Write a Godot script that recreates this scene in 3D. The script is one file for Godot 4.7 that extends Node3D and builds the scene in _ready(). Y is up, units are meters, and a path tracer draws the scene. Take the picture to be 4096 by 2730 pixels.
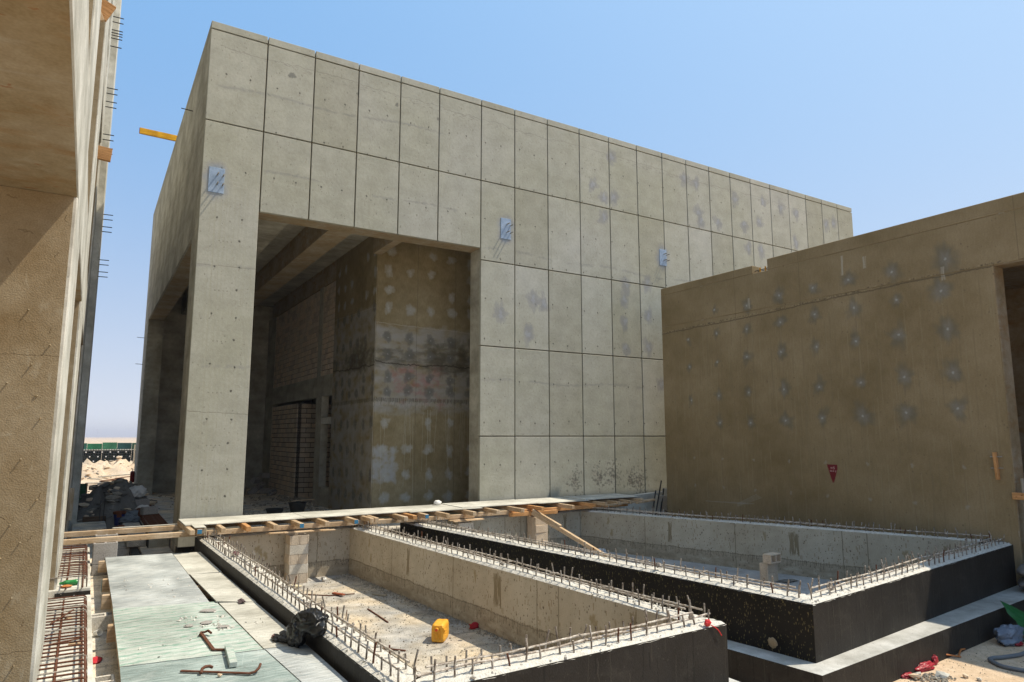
extends Node3D
# A building site under a hot sky: a big concrete hall, two concrete pits with starter bars, a plank walkway,
# a half built block on the left and a concrete building on the right. Metres, y up, the camera is the origin.

const SUN := Vector3(0.55, 1.0, 0.215)
const RS := 0.9414
const FZ := -17.0          # plane of the hall's front
const HX := 1.874          # plane of the hall's left side
const FLOOR_Y := -3.12     # floor of the pits
const GROUND_Y := -3.2
const SLAB_Y := -2.6       # blinding concrete between the left block and the pits

var mats := {}
var counts := {}
var rng := RandomNumberGenerator.new()
var wob := FastNoiseLite.new()

# ------------------------------------------------------------------ mesh builder
class MB:
	var v := PackedVector3Array()
	var n := PackedVector3Array()
	var t := PackedVector2Array()
	var grain := -1
	var off := Vector2.ZERO

	func uv(p: Vector3, nn: Vector3) -> Vector2:
		var ax := 0
		var a := nn.abs()
		if a.y >= a.x and a.y >= a.z: ax = 1
		elif a.z >= a.x: ax = 2
		if grain >= 0:
			var o := 0
			while o == grain or o == ax: o += 1
			if ax == grain:
				return Vector2(p[(ax + 1) % 3] * 0.15, p[(ax + 2) % 3]) + off
			return Vector2(p[grain], p[o]) + off
		if ax == 0: return Vector2(p.z, -p.y) + off
		if ax == 1: return Vector2(p.x, p.z) + off
		return Vector2(p.x, -p.y) + off

	func tri(a: Vector3, b: Vector3, c: Vector3) -> void:
		var nn := (b - a).cross(c - a)
		if nn.length_squared() < 1e-16: return
		nn = nn.normalized()
		v.append_array([a, c, b])
		n.append_array([nn, nn, nn])
		t.append_array([uv(a, nn), uv(c, nn), uv(b, nn)])

	func trio(a: Vector3, b: Vector3, c: Vector3, o: Vector3) -> void:
		if (b - a).cross(c - a).dot(o) < 0.0: tri(a, c, b)
		else: tri(a, b, c)

	func quad(a: Vector3, b: Vector3, c: Vector3, d: Vector3) -> void:
		tri(a, b, c)
		tri(a, c, d)

	func quado(a: Vector3, b: Vector3, c: Vector3, d: Vector3, o: Vector3) -> void:
		if (b - a).cross(c - a).dot(o) < 0.0: quad(a, d, c, b)
		else: quad(a, b, c, d)

	func box(lo: Vector3, hi: Vector3, bev := 0.0, xf := Transform3D.IDENTITY) -> void:
		var c := (lo + hi) * 0.5
		var h := (hi - lo) * 0.5
		bev = minf(bev, minf(h.x, minf(h.y, h.z)) * 0.9)
		var P := func(s: Vector3, ax: int) -> Vector3:
			var q := Vector3(h.x - bev, h.y - bev, h.z - bev)
			q[ax] = h[ax]
			return xf * (c + q * s)
		for ax in 3:
			var u := (ax + 1) % 3
			var w := (ax + 2) % 3
			for s in [-1.0, 1.0]:
				var q := []
				for k in [[-1.0, -1.0], [1.0, -1.0], [1.0, 1.0], [-1.0, 1.0]]:
					var sg := Vector3.ZERO
					sg[ax] = s
					sg[u] = k[0]
					sg[w] = k[1]
					q.append(P.call(sg, ax))
				var o := Vector3.ZERO
				o[ax] = s
				quado(q[0], q[1], q[2], q[3], xf.basis * o)
		if bev <= 0.0: return
		for ax in 3:      # edges along ax
			var u := (ax + 1) % 3
			var w := (ax + 2) % 3
			for su in [-1.0, 1.0]:
				for sw in [-1.0, 1.0]:
					var s0 := Vector3.ZERO
					s0[u] = su
					s0[w] = sw
					var s1 := s0
					s0[ax] = -1.0
					s1[ax] = 1.0
					var o := Vector3.ZERO
					o[u] = su
					o[w] = sw
					quado(P.call(s0, u), P.call(s1, u), P.call(s1, w), P.call(s0, w), xf.basis * o)
		for sx in [-1.0, 1.0]:
			for sy in [-1.0, 1.0]:
				for sz in [-1.0, 1.0]:
					var s := Vector3(sx, sy, sz)
					trio(P.call(s, 0), P.call(s, 1), P.call(s, 2), xf.basis * s)

	func smooth(a: Vector3, b: Vector3, c: Vector3, na: Vector3, nb: Vector3, nc: Vector3, ua: Vector2, ub: Vector2, uc: Vector2) -> void:
		if (b - a).cross(c - a).dot(na + nb + nc) > 0.0:
			v.append_array([a, c, b])
			n.append_array([na, nc, nb])
			t.append_array([ua, uc, ub])
		else:
			v.append_array([a, b, c])
			n.append_array([na, nb, nc])
			t.append_array([ua, ub, uc])

	func tube(pts: Array, r: float, sides := 7, r_end := -1.0) -> void:
		var m := pts.size()
		if r_end < 0.0: r_end = r
		var rings := []
		var nrm := []
		var up := Vector3.UP
		var along := 0.0
		var us := []
		for i in m:
			var d: Vector3 = (pts[mini(i + 1, m - 1)] - pts[maxi(i - 1, 0)]).normalized()
			if i == 0:
				up = Vector3.RIGHT if absf(d.y) > 0.9 else Vector3.UP
			var x := d.cross(up).normalized()
			if x.length() < 0.5: x = d.cross(Vector3.FORWARD).normalized()
			up = x.cross(d).normalized()
			var ring := []
			var nn := []
			var rad := lerpf(r, r_end, float(i) / maxf(1.0, m - 1))
			for k in sides + 1:
				var a := TAU * k / sides
				var q := x * cos(a) + up * sin(a)
				ring.append(pts[i] + q * rad)
				nn.append(q)
			rings.append(ring)
			nrm.append(nn)
			if i > 0: along += (pts[i] - pts[i - 1]).length()
			us.append(along)
		for i in m - 1:
			for k in sides:
				var u0 := Vector2(us[i], float(k) / sides * 0.2)
				var u1 := Vector2(us[i + 1], float(k) / sides * 0.2)
				var dv := Vector2(0, 0.2 / sides)
				smooth(rings[i][k], rings[i + 1][k], rings[i + 1][k + 1], nrm[i][k], nrm[i + 1][k], nrm[i + 1][k + 1], u0, u1, u1 + dv)
				smooth(rings[i][k], rings[i + 1][k + 1], rings[i][k + 1], nrm[i][k], nrm[i + 1][k + 1], nrm[i][k + 1], u0, u1 + dv, u0 + dv)
		for k in range(1, sides - 1):
			trio(rings[0][0], rings[0][k], rings[0][k + 1], pts[0] - pts[1])
			trio(rings[m - 1][0], rings[m - 1][k], rings[m - 1][k + 1], pts[m - 1] - pts[m - 2])

	func lathe(prof: Array, sides := 20, xf := Transform3D.IDENTITY) -> void:
		for i in prof.size() - 1:
			var a: Vector2 = prof[i]
			var b: Vector2 = prof[i + 1]
			var d := (b - a).normalized()
			for k in sides:
				var q := []
				var w := []
				for kk in [k, k + 1]:
					var ang: float = TAU * kk / sides
					var rd := Vector3(cos(ang), 0, sin(ang))
					q.append(xf * (rd * a.x + Vector3.UP * a.y))
					q.append(xf * (rd * b.x + Vector3.UP * b.y))
					w.append((xf.basis * (rd * d.y - Vector3.UP * d.x)).normalized())
				var u0 := Vector2(float(k) / sides, a.y)
				var u1 := Vector2(float(k + 1) / sides, b.y)
				smooth(q[0], q[1], q[3], w[0], w[0], w[1], u0, Vector2(u0.x, u1.y), u1)
				smooth(q[0], q[3], q[2], w[0], w[1], w[1], u0, u1, Vector2(u1.x, u0.y))

	# rows x columns of points, smooth normals
	func grid(pts: Array, rows: int, cols: int, outward := Vector3.UP, mid = null) -> void:
		var nn := []
		for r in rows:
			for c in cols:
				var dx: Vector3 = pts[r * cols + mini(c + 1, cols - 1)] - pts[r * cols + maxi(c - 1, 0)]
				var dy: Vector3 = pts[mini(r + 1, rows - 1) * cols + c] - pts[maxi(r - 1, 0) * cols + c]
				var q := dx.cross(dy).normalized()
				nn.append(q)
		var total := Vector3.ZERO
		for q in nn: total += q
		if outward != Vector3.ZERO and total.dot(outward) < 0.0:
			for i in nn.size(): nn[i] = -nn[i]
		if mid != null:
			for i in nn.size():
				if nn[i].dot(pts[i] - mid) < 0.0: nn[i] = -nn[i]
		for r in rows - 1:
			for c in cols - 1:
				var i := r * cols + c
				var ids := [i, i + 1, i + cols + 1, i + cols]
				var U := []
				for k in ids: U.append(uv(pts[k], nn[k]))
				smooth(pts[ids[0]], pts[ids[1]], pts[ids[2]], nn[ids[0]], nn[ids[1]], nn[ids[2]], U[0], U[1], U[2])
				smooth(pts[ids[0]], pts[ids[2]], pts[ids[3]], nn[ids[0]], nn[ids[2]], nn[ids[3]], U[0], U[2], U[3])

	func mesh() -> ArrayMesh:
		var arr := []
		arr.resize(Mesh.ARRAY_MAX)
		arr[Mesh.ARRAY_VERTEX] = v
		arr[Mesh.ARRAY_NORMAL] = n
		arr[Mesh.ARRAY_TEX_UV] = t
		var m := ArrayMesh.new()
		m.add_surface_from_arrays(Mesh.PRIMITIVE_TRIANGLES, arr)
		return m

# ------------------------------------------------------------------ painted surfaces
class Canvas:      # a colour map and a height map laid over a wall, in metres: x to the right, y up
	var w: int
	var h: int
	var ppm: float
	var x0: float
	var y1: float
	var rgb := PackedByteArray()
	var hgt := PackedByteArray()
	var rng := RandomNumberGenerator.new()

	func _init(xa: float, xb: float, ya: float, yb: float, ppm_: float, sd: int) -> void:
		ppm = ppm_
		x0 = xa
		y1 = yb
		w = int(round((xb - xa) * ppm))
		h = int(round((yb - ya) * ppm))
		rgb.resize(w * h * 3)
		hgt.resize(w * h)
		rng.seed = sd

	func noise(freq_m: float, oct: int, sd: int, sx := 1.0, seamless := false) -> PackedByteArray:
		var f := FastNoiseLite.new()
		f.seed = sd
		f.noise_type = FastNoiseLite.TYPE_SIMPLEX_SMOOTH
		f.frequency = freq_m / ppm
		f.fractal_octaves = oct
		var im: Image
		if sx != 1.0:
			var ww := maxi(8, int(w / sx))
			im = f.get_seamless_image(ww, h) if seamless else f.get_image(ww, h)
			im.convert(Image.FORMAT_L8)
			im.resize(w, h, Image.INTERPOLATE_BILINEAR)
		else:
			im = f.get_seamless_image(w, h) if seamless else f.get_image(w, h)
			im.convert(Image.FORMAT_L8)
		return im.get_data()

	# base colour, then layers of [noise bytes, colour shift at 0, colour shift at 255, height weight]
	func fill(base: Color, layers: Array) -> void:
		var L: Array[PackedByteArray] = []
		var A := PackedFloat32Array()
		for l in layers:
			L.append(l[0])
			for c in [l[1], l[2]]:
				A.append_array([c[0] * 255.0, c[1] * 255.0, c[2] * 255.0])
			A.append(l[3])
		var k := L.size()
		for i in w * h:
			var r := base.r * 255.0
			var g := base.g * 255.0
			var b := base.b * 255.0
			var hh := 128.0
			for j in k:
				var q := L[j][i] / 255.0
				var o := j * 7
				r += lerpf(A[o], A[o + 3], q)
				g += lerpf(A[o + 1], A[o + 4], q)
				b += lerpf(A[o + 2], A[o + 5], q)
				hh += (q - 0.5) * A[o + 6]
			rgb[i * 3] = clampi(int(r), 0, 255)
			rgb[i * 3 + 1] = clampi(int(g), 0, 255)
			rgb[i * 3 + 2] = clampi(int(b), 0, 255)
			hgt[i] = clampi(int(hh), 0, 255)

	func dab(x: int, y: int, c: Color, a: float, dh := 0.0) -> void:
		if x < 0 or y < 0 or x >= w or y >= h or a <= 0.0: return
		var i := y * w + x
		rgb[i * 3] = int(lerpf(rgb[i * 3], c.r * 255.0, a))
		rgb[i * 3 + 1] = int(lerpf(rgb[i * 3 + 1], c.g * 255.0, a))
		rgb[i * 3 + 2] = int(lerpf(rgb[i * 3 + 2], c.b * 255.0, a))
		if dh != 0.0: hgt[i] = clampi(int(hgt[i] + dh * a), 0, 255)

	# a stain with a ragged outline; grain makes it grainy
	func blob(x: float, y: float, rx: float, ry: float, c: Color, a: float, ragged := 0.3, grain := 0.25, dh := 0.0, soft := 0.35) -> void:
		var ph := []
		for k in 5: ph.append(rng.randf() * TAU)
		var px := (x - x0) * ppm
		var py := (y1 - y) * ppm
		var ax := rx * ppm
		var ay := ry * ppm
		var m := 1.0 + ragged
		for iy in range(int(py - ay * m) - 1, int(py + ay * m) + 2):
			for ix in range(int(px - ax * m) - 1, int(px + ax * m) + 2):
				var dx := (ix - px) / ax
				var dy := (iy - py) / ay
				var d := sqrt(dx * dx + dy * dy)
				if d > m: continue
				var an := atan2(dy, dx)
				var lim := 1.0 + ragged * (0.45 * sin(2 * an + ph[0]) + 0.3 * sin(3 * an + ph[1]) + 0.25 * sin(5 * an + ph[2]) + 0.15 * sin(9 * an + ph[3]) + 0.1 * sin(17 * an + ph[4]))
				var e := clampf((lim - d) / maxf(0.02, soft), 0.0, 1.0)
				if e > 0.0: dab(ix, iy, c, a * e * (1.0 - grain * rng.randf()), dh)

	func line(xa: float, ya: float, xb: float, yb: float, wd: float, c: Color, a: float, dh := 0.0, jit := 0.0) -> void:
		var n := maxi(2, int(Vector2(xb - xa, yb - ya).length() * ppm * 1.5))
		var hw := maxf(0.5, wd * ppm * 0.5)
		var drift := 0.0
		for i in n + 1:
			var q := float(i) / n
			if jit > 0.0: drift = clampf(drift + (rng.randf() - 0.5) * jit * ppm * 0.4, -jit * ppm, jit * ppm)
			var vertical := absf(yb - ya) > absf(xb - xa)
			var px := (lerpf(xa, xb, q) - x0) * ppm + (drift if vertical else 0.0)
			var py := (y1 - lerpf(ya, yb, q)) * ppm + (0.0 if vertical else drift)
			for k in range(int(floor(-hw)), int(ceil(hw)) + 1):
				var cover := clampf(hw + 0.5 - absf(k), 0.0, 1.0)
				if vertical: dab(int(px) + k, int(py), c, a * cover * (0.7 + 0.3 * rng.randf()), dh)
				else: dab(int(px), int(py) + k, c, a * cover * (0.7 + 0.3 * rng.randf()), dh)

	# wet or slurry drips hanging from a ragged edge: the band below y is c
	func drips(xa: float, xb: float, y: float, down: float, c: Color, a: float, dh := -10.0) -> void:
		var x := xa
		while x < xb:
			var len := down * (0.25 + 0.75 * rng.randf() * rng.randf())
			var wd := 0.008 + 0.016 * rng.randf()
			line(x, y + 0.02 * rng.randf(), x + 0.01 * (rng.randf() - 0.5), y - len, wd, c, a, dh)
			x += 0.016 + 0.03 * rng.randf()

	func pits(count: int, rmin: float, rmax: float, c: Color, a: float, dh: float) -> void:
		for k in count:
			var r := lerpf(rmin, rmax, rng.randf() * rng.randf())
			blob(x0 + rng.randf() * w / ppm, y1 - rng.randf() * h / ppm, r, r * (1.0 + rng.randf()), c, a, 0.25, 0.2, dh, 0.5)

	func colour() -> ImageTexture:
		var im := Image.create_from_data(w, h, false, Image.FORMAT_RGB8, rgb)
		return ImageTexture.create_from_image(im)

	func height() -> ImageTexture:
		var im := Image.create_from_data(w, h, false, Image.FORMAT_L8, hgt)
		return ImageTexture.create_from_image(im)

func sh(v: float, warm := 0.0) -> Array:      # a colour shift
	return [v + warm, v, v - warm]

func canvas_mat(name: String, c: Canvas, rough: float, relief_cm: float, mirror_x := false) -> StandardMaterial3D:
	var m := StandardMaterial3D.new()
	m.resource_name = name
	m.albedo_texture = c.colour()
	m.roughness = rough
	m.metallic_specular = 0.3
	if relief_cm > 0.0:
		m.heightmap_enabled = true
		m.heightmap_texture = c.height()
		m.heightmap_scale = relief_cm
	var W := c.w / c.ppm
	var H := c.h / c.ppm
	m.uv1_scale = Vector3((-1.0 if mirror_x else 1.0) / W, 1.0 / H, 1)
	m.uv1_offset = Vector3((c.x0 / W) if mirror_x else (-c.x0 / W), c.y1 / H, 0)
	mats[name] = m
	return m

# a tile of size metres repeated over the world
func tile_mat(name: String, base: Color, size_m: float, px: int, sd: int, layers: Array, rough: float, relief_cm: float, paint = null, world := true) -> StandardMaterial3D:
	var c := Canvas.new(0, size_m, 0, size_m, px / size_m, sd)
	var L := []
	for l in layers:      # [freq per metre, octaves, shift0, shift1, height, stretch]
		L.append([c.noise(l[0], l[1], sd + L.size() * 7, l[5] if l.size() > 5 else 1.0, true), l[2], l[3], l[4]])
	c.fill(base, L)
	if paint != null: paint.call(c)
	var m := StandardMaterial3D.new()
	m.resource_name = name
	m.albedo_texture = c.colour()
	m.roughness = rough
	m.metallic_specular = 0.3
	if relief_cm > 0.0:
		m.heightmap_enabled = true
		m.heightmap_texture = c.height()
		m.heightmap_scale = relief_cm
	m.uv1_scale = Vector3.ONE / size_m
	if world:
		m.uv1_triplanar = true
		m.uv1_world_triplanar = true
		m.uv1_triplanar_sharpness = 8.0
	mats[name] = m
	return m

func tinted(name: String, from: String, tint: Color) -> StandardMaterial3D:
	var m: StandardMaterial3D = mats[from].duplicate()
	m.resource_name = name
	m.albedo_color = tint
	mats[name] = m
	return m

func plain(name: String, c: Color, rough := 0.8, metal := 0.0) -> StandardMaterial3D:
	var m := StandardMaterial3D.new()
	m.resource_name = name
	m.albedo_color = c
	m.roughness = rough
	m.metallic = metal
	mats[name] = m
	return m

# ------------------------------------------------------------------ objects
func numbered(parent: Node, called: String) -> String:
	var key := "%d/%s" % [parent.get_instance_id(), called]
	var k: int = counts.get(key, 0)
	counts[key] = k + 1
	return called if k == 0 else "%s_%03d" % [called, k]

func origin_of(p: Node) -> Vector3:
	var o := Vector3.ZERO
	while p != self and p is Node3D:
		o += (p as Node3D).position
		p = p.get_parent()
	return o

func thing(called: String, label: String, category: String, at: Vector3, group := "") -> Node3D:
	var o := Node3D.new()
	o.name = numbered(self, called)
	add_child(o, true)
	o.position = at
	o.set_meta("label", label)
	o.set_meta("category", category)
	if group: o.set_meta("group", group)
	return o

# a mesh given in world coordinates, or a shared mesh placed by xf (in world coordinates)
func part(called: String, src, mat: Material, parent: Node, xf := Transform3D.IDENTITY, stuff := false) -> MeshInstance3D:
	var m := MeshInstance3D.new()
	m.mesh = src.mesh() if src is MB else src
	m.material_override = mat
	m.name = numbered(parent, called)
	parent.add_child(m, true)
	m.transform = Transform3D(Basis.IDENTITY, -origin_of(parent)) * xf
	if stuff: m.set_meta("kind", "stuff")
	return m

func solo(called: String, src, mat: Material, label: String, category: String, group := "", xf := Transform3D.IDENTITY) -> MeshInstance3D:
	var m := part(called, src, mat, self, xf)
	m.set_meta("label", label)
	m.set_meta("category", category)
	if group: m.set_meta("group", group)
	return m

func structure(called: String, src, mat: Material, xf := Transform3D.IDENTITY) -> MeshInstance3D:
	var m := part(called, src, mat, self, xf)
	m.set_meta("kind", "structure")
	return m

func box(lo: Vector3, hi: Vector3, bev := 0.0, grain := -1) -> MB:
	var b := MB.new()
	b.grain = grain
	if grain >= 0: b.off = Vector2(rng.randf() * 3.0, rng.randf() * 3.0)
	b.box(lo, hi, bev)
	return b

func bar(a: Vector3, b: Vector3, w: float, h: float, bev := 0.004) -> MB:      # a squared timber from a to b
	var d := b - a
	var x := d.normalized()
	var up := Vector3.UP if absf(x.y) < 0.95 else Vector3.BACK
	var z := x.cross(up).normalized()
	var y := z.cross(x).normalized()
	var m := MB.new()
	m.grain = 0
	m.off = Vector2(rng.randf() * 3.0, rng.randf() * 3.0)
	var l := d.length()
	# built along x, uv from the local shape
	var loc := MB.new()
	loc.grain = 0
	loc.off = m.off
	loc.box(Vector3(0, -h / 2, -w / 2), Vector3(l, h / 2, w / 2), bev)
	var xf := Transform3D(Basis(x, y, z), a)
	for i in loc.v.size():
		loc.v[i] = xf * loc.v[i]
		loc.n[i] = xf.basis * loc.n[i]
	return loc

func rod(pts: Array, r: float, sides := 6) -> MB:
	var m := MB.new()
	m.tube(pts, r, sides)
	return m

func rock_mesh(sd: int, squash := 0.7) -> ArrayMesh:
	var r := RandomNumberGenerator.new()
	r.seed = sd
	var g := (1.0 + sqrt(5.0)) / 2.0
	var V := []
	for s in [-1.0, 1.0]:
		for q in [-1.0, 1.0]:
			V.append(Vector3(0, s, q * g))
			V.append(Vector3(s, q * g, 0))
			V.append(Vector3(q * g, 0, s))
	for i in V.size():
		var p: Vector3 = V[i].normalized() * (0.36 + 0.22 * r.randf())
		V[i] = Vector3(p.x * (0.8 + 0.5 * r.randf()), p.y * squash, p.z * (0.8 + 0.4 * r.randf()))
	var m := MB.new()
	# convex hull faces by brute force over the icosahedron's 12 points
	for i in 12:
		for j in range(i + 1, 12):
			for k in range(j + 1, 12):
				var nn: Vector3 = (V[j] - V[i]).cross(V[k] - V[i])
				var pos := false
				var neg := false
				for l in 12:
					if l == i or l == j or l == k: continue
					var d: float = nn.dot(V[l] - V[i])
					if d > 1e-6: pos = true
					elif d < -1e-6: neg = true
				if not (pos and neg):
					m.trio(V[i], V[j], V[k], nn if not pos else -nn)
	return m.mesh()

func scatter(called: String, meshes: Array, mat: Material, spots: Array, parent: Node = self) -> void:      # spots: [position, size]
	# one joined mesh of many small stones
	var b := MB.new()
	for s in spots:
		var src: ArrayMesh = meshes[rng.randi() % meshes.size()]
		var a := src.surface_get_arrays(0)
		var bs := Basis.from_euler(Vector3(rng.randf() * TAU, rng.randf() * TAU, rng.randf() * 0.6)).scaled(Vector3.ONE * s[1])
		var vv: PackedVector3Array = a[Mesh.ARRAY_VERTEX]
		var nv: PackedVector3Array = a[Mesh.ARRAY_NORMAL]
		for i in vv.size():
			b.v.append(s[0] + bs * vv[i])
			b.n.append((bs * nv[i]).normalized())
			b.t.append(Vector2(vv[i].x, vv[i].z))
	part(called, b, mat, parent, Transform3D.IDENTITY, true)

# thin film bunched up: long soft folds running one way
func film_lump(at: Vector3, r: Vector3, sd: int, rings := 30, segs := 44) -> MB:
	var f := FastNoiseLite.new()
	f.seed = sd
	f.frequency = 1.0
	f.fractal_octaves = 2
	var pts := []
	for i in rings + 1:
		var th := PI * i / rings
		for k in segs + 1:
			var ph := TAU * (k % segs) / segs
			var d := Vector3(sin(th) * cos(ph), cos(th), sin(th) * sin(ph))
			var big := f.get_noise_3dv(d * 1.1)
			var fold := 1.0 - absf(f.get_noise_3d(d.x * 3.2 + 3.0 * big, d.y * 3.2, d.z * 0.9 + 2.0 * big)) * 2.0
			var q := d * (1.0 + 0.42 * big + 0.13 * fold)
			pts.append(at + Vector3(q.x * r.x, q.y * r.y, q.z * r.z))
	var m := MB.new()
	m.grid(pts, rings + 1, segs + 1, Vector3.ZERO, at)
	return m

# a bag, cloth or heap: an ellipsoid with folds
func lump(at: Vector3, r: Vector3, folds: float, freq: float, sd: int, rings := 14, segs := 22, flat := 0.0) -> MB:
	var f := FastNoiseLite.new()
	f.seed = sd
	f.frequency = freq
	f.fractal_octaves = 3
	f.fractal_type = FastNoiseLite.FRACTAL_RIDGED
	var pts := []
	for i in rings + 1:
		var th := PI * i / rings
		for k in segs + 1:
			var ph := TAU * (k % segs) / segs
			var d := Vector3(sin(th) * cos(ph), cos(th), sin(th) * sin(ph))
			var q := d * (1.0 + folds * f.get_noise_3dv(d * 2.0))
			var p := Vector3(q.x * r.x, q.y * r.y, q.z * r.z)
			if flat > 0.0: p.y = maxf(p.y, -r.y * (1.0 - flat))
			pts.append(at + p)
	var m := MB.new()
	var nn := []
	var cols := segs + 1
	for i in rings + 1:
		for k in cols:
			var kl := k - 1 if k > 0 else segs - 1
			var kr := k + 1 if k < segs else 1
			var dx: Vector3 = pts[i * cols + kr] - pts[i * cols + kl]
			var dy: Vector3 = pts[mini(i + 1, rings) * cols + k] - pts[maxi(i - 1, 0) * cols + k]
			var q := dx.cross(dy)
			if q.length() < 1e-9: q = pts[i * cols + k] - at
			q = q.normalized()
			if q.dot(pts[i * cols + k] - at) < 0.0: q = -q
			nn.append(q)
	for i in rings:
		for k in segs:
			var a := i * cols + k
			var ids := [a, a + 1, a + cols + 1, a + cols]
			var U := []
			for id in ids: U.append(Vector2(pts[id].x, pts[id].y + pts[id].z))
			m.smooth(pts[ids[0]], pts[ids[1]], pts[ids[2]], nn[ids[0]], nn[ids[1]], nn[ids[2]], U[0], U[1], U[2])
			m.smooth(pts[ids[0]], pts[ids[2]], pts[ids[3]], nn[ids[0]], nn[ids[2]], nn[ids[3]], U[0], U[2], U[3])
	return m

# ------------------------------------------------------------------ scene
func _ready() -> void:
	rng.seed = 7
	wob.seed = 3
	wob.frequency = 1.0
	set_camera_sky_sun()
	make_materials()
	make_ground()
	make_hall()
	make_core_walls()
	make_left_block()
	make_right_building()
	make_left_pit()
	make_right_pit()
	make_walkway()
	make_block_piers()
	make_plywood_floor()
	make_cages()
	make_pit_litter()
	make_corridor()
	make_distance()
	make_right_corner()
	make_hall_litter()

func set_camera_sky_sun() -> void:
	var cam := Camera3D.new()
	cam.name = "camera"
	cam.fov = 53.1
	cam.near = 0.05
	cam.far = 4000.0
	cam.rotation = Vector3(atan(219.0 / 1568.7), -atan(977.5 / 1583.0), 0)
	add_child(cam)
	cam.current = true

	var sun := DirectionalLight3D.new()
	sun.name = "sun"
	sun.light_energy = 1.6
	sun.light_color = Color(1.0, 0.955, 0.87)
	sun.light_angular_distance = 0.5
	sun.shadow_enabled = true
	sun.basis = Basis.looking_at(-SUN.normalized(), Vector3.UP)
	add_child(sun)

	# clear dusty air: deep blue overhead, pale at the horizon, brighter round the sun
	var W := 256
	var H := 128
	var im := Image.create(W, H, false, Image.FORMAT_RGBF)
	var sd := SUN.normalized()
	for y in H:
		var el := PI * (0.5 - (y + 0.5) / H)
		for x in W:
			var az := TAU * (x + 0.5) / W
			var d := Vector3(sin(az) * cos(el), sin(el), -cos(az) * cos(el))
			var up := maxf(0.0, d.y)
			var k := pow(1.0 - up, 3.7)
			var c := Vector3(0.19, 0.46, 0.87).lerp(Vector3(0.82, 0.85, 0.92), k)
			var g := maxf(0.0, d.dot(sd))
			c += Vector3(0.36, 0.33, 0.24) * (1.25 * pow(g, 2.0) + 1.6 * pow(g, 24.0))
			if d.y < 0.0: c = Vector3(0.50, 0.46, 0.42).lerp(Vector3(0.60, 0.65, 0.83), clampf(1.0 + d.y * 20.0, 0, 1))
			im.set_pixel(x, y, Color(c.x, c.y, c.z))
	var pano := PanoramaSkyMaterial.new()
	pano.panorama = ImageTexture.create_from_image(im)
	var sky := Sky.new()
	sky.sky_material = pano
	var env := Environment.new()
	env.background_mode = Environment.BG_SKY
	env.sky = sky
	env.background_energy_multiplier = 0.90
	env.tonemap_mode = Environment.TONE_MAPPER_LINEAR
	env.tonemap_exposure = 1.06
	env.fog_enabled = true      # dust in the air over the far plain
	env.fog_density = 0.0004
	env.fog_light_color = Color(0.86, 0.87, 0.93)
	env.ssao_enabled = true
	env.ssil_enabled = true
	env.sdfgi_enabled = true
	var we := WorldEnvironment.new()
	we.name = "environment"
	we.environment = env
	add_child(we)

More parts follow.
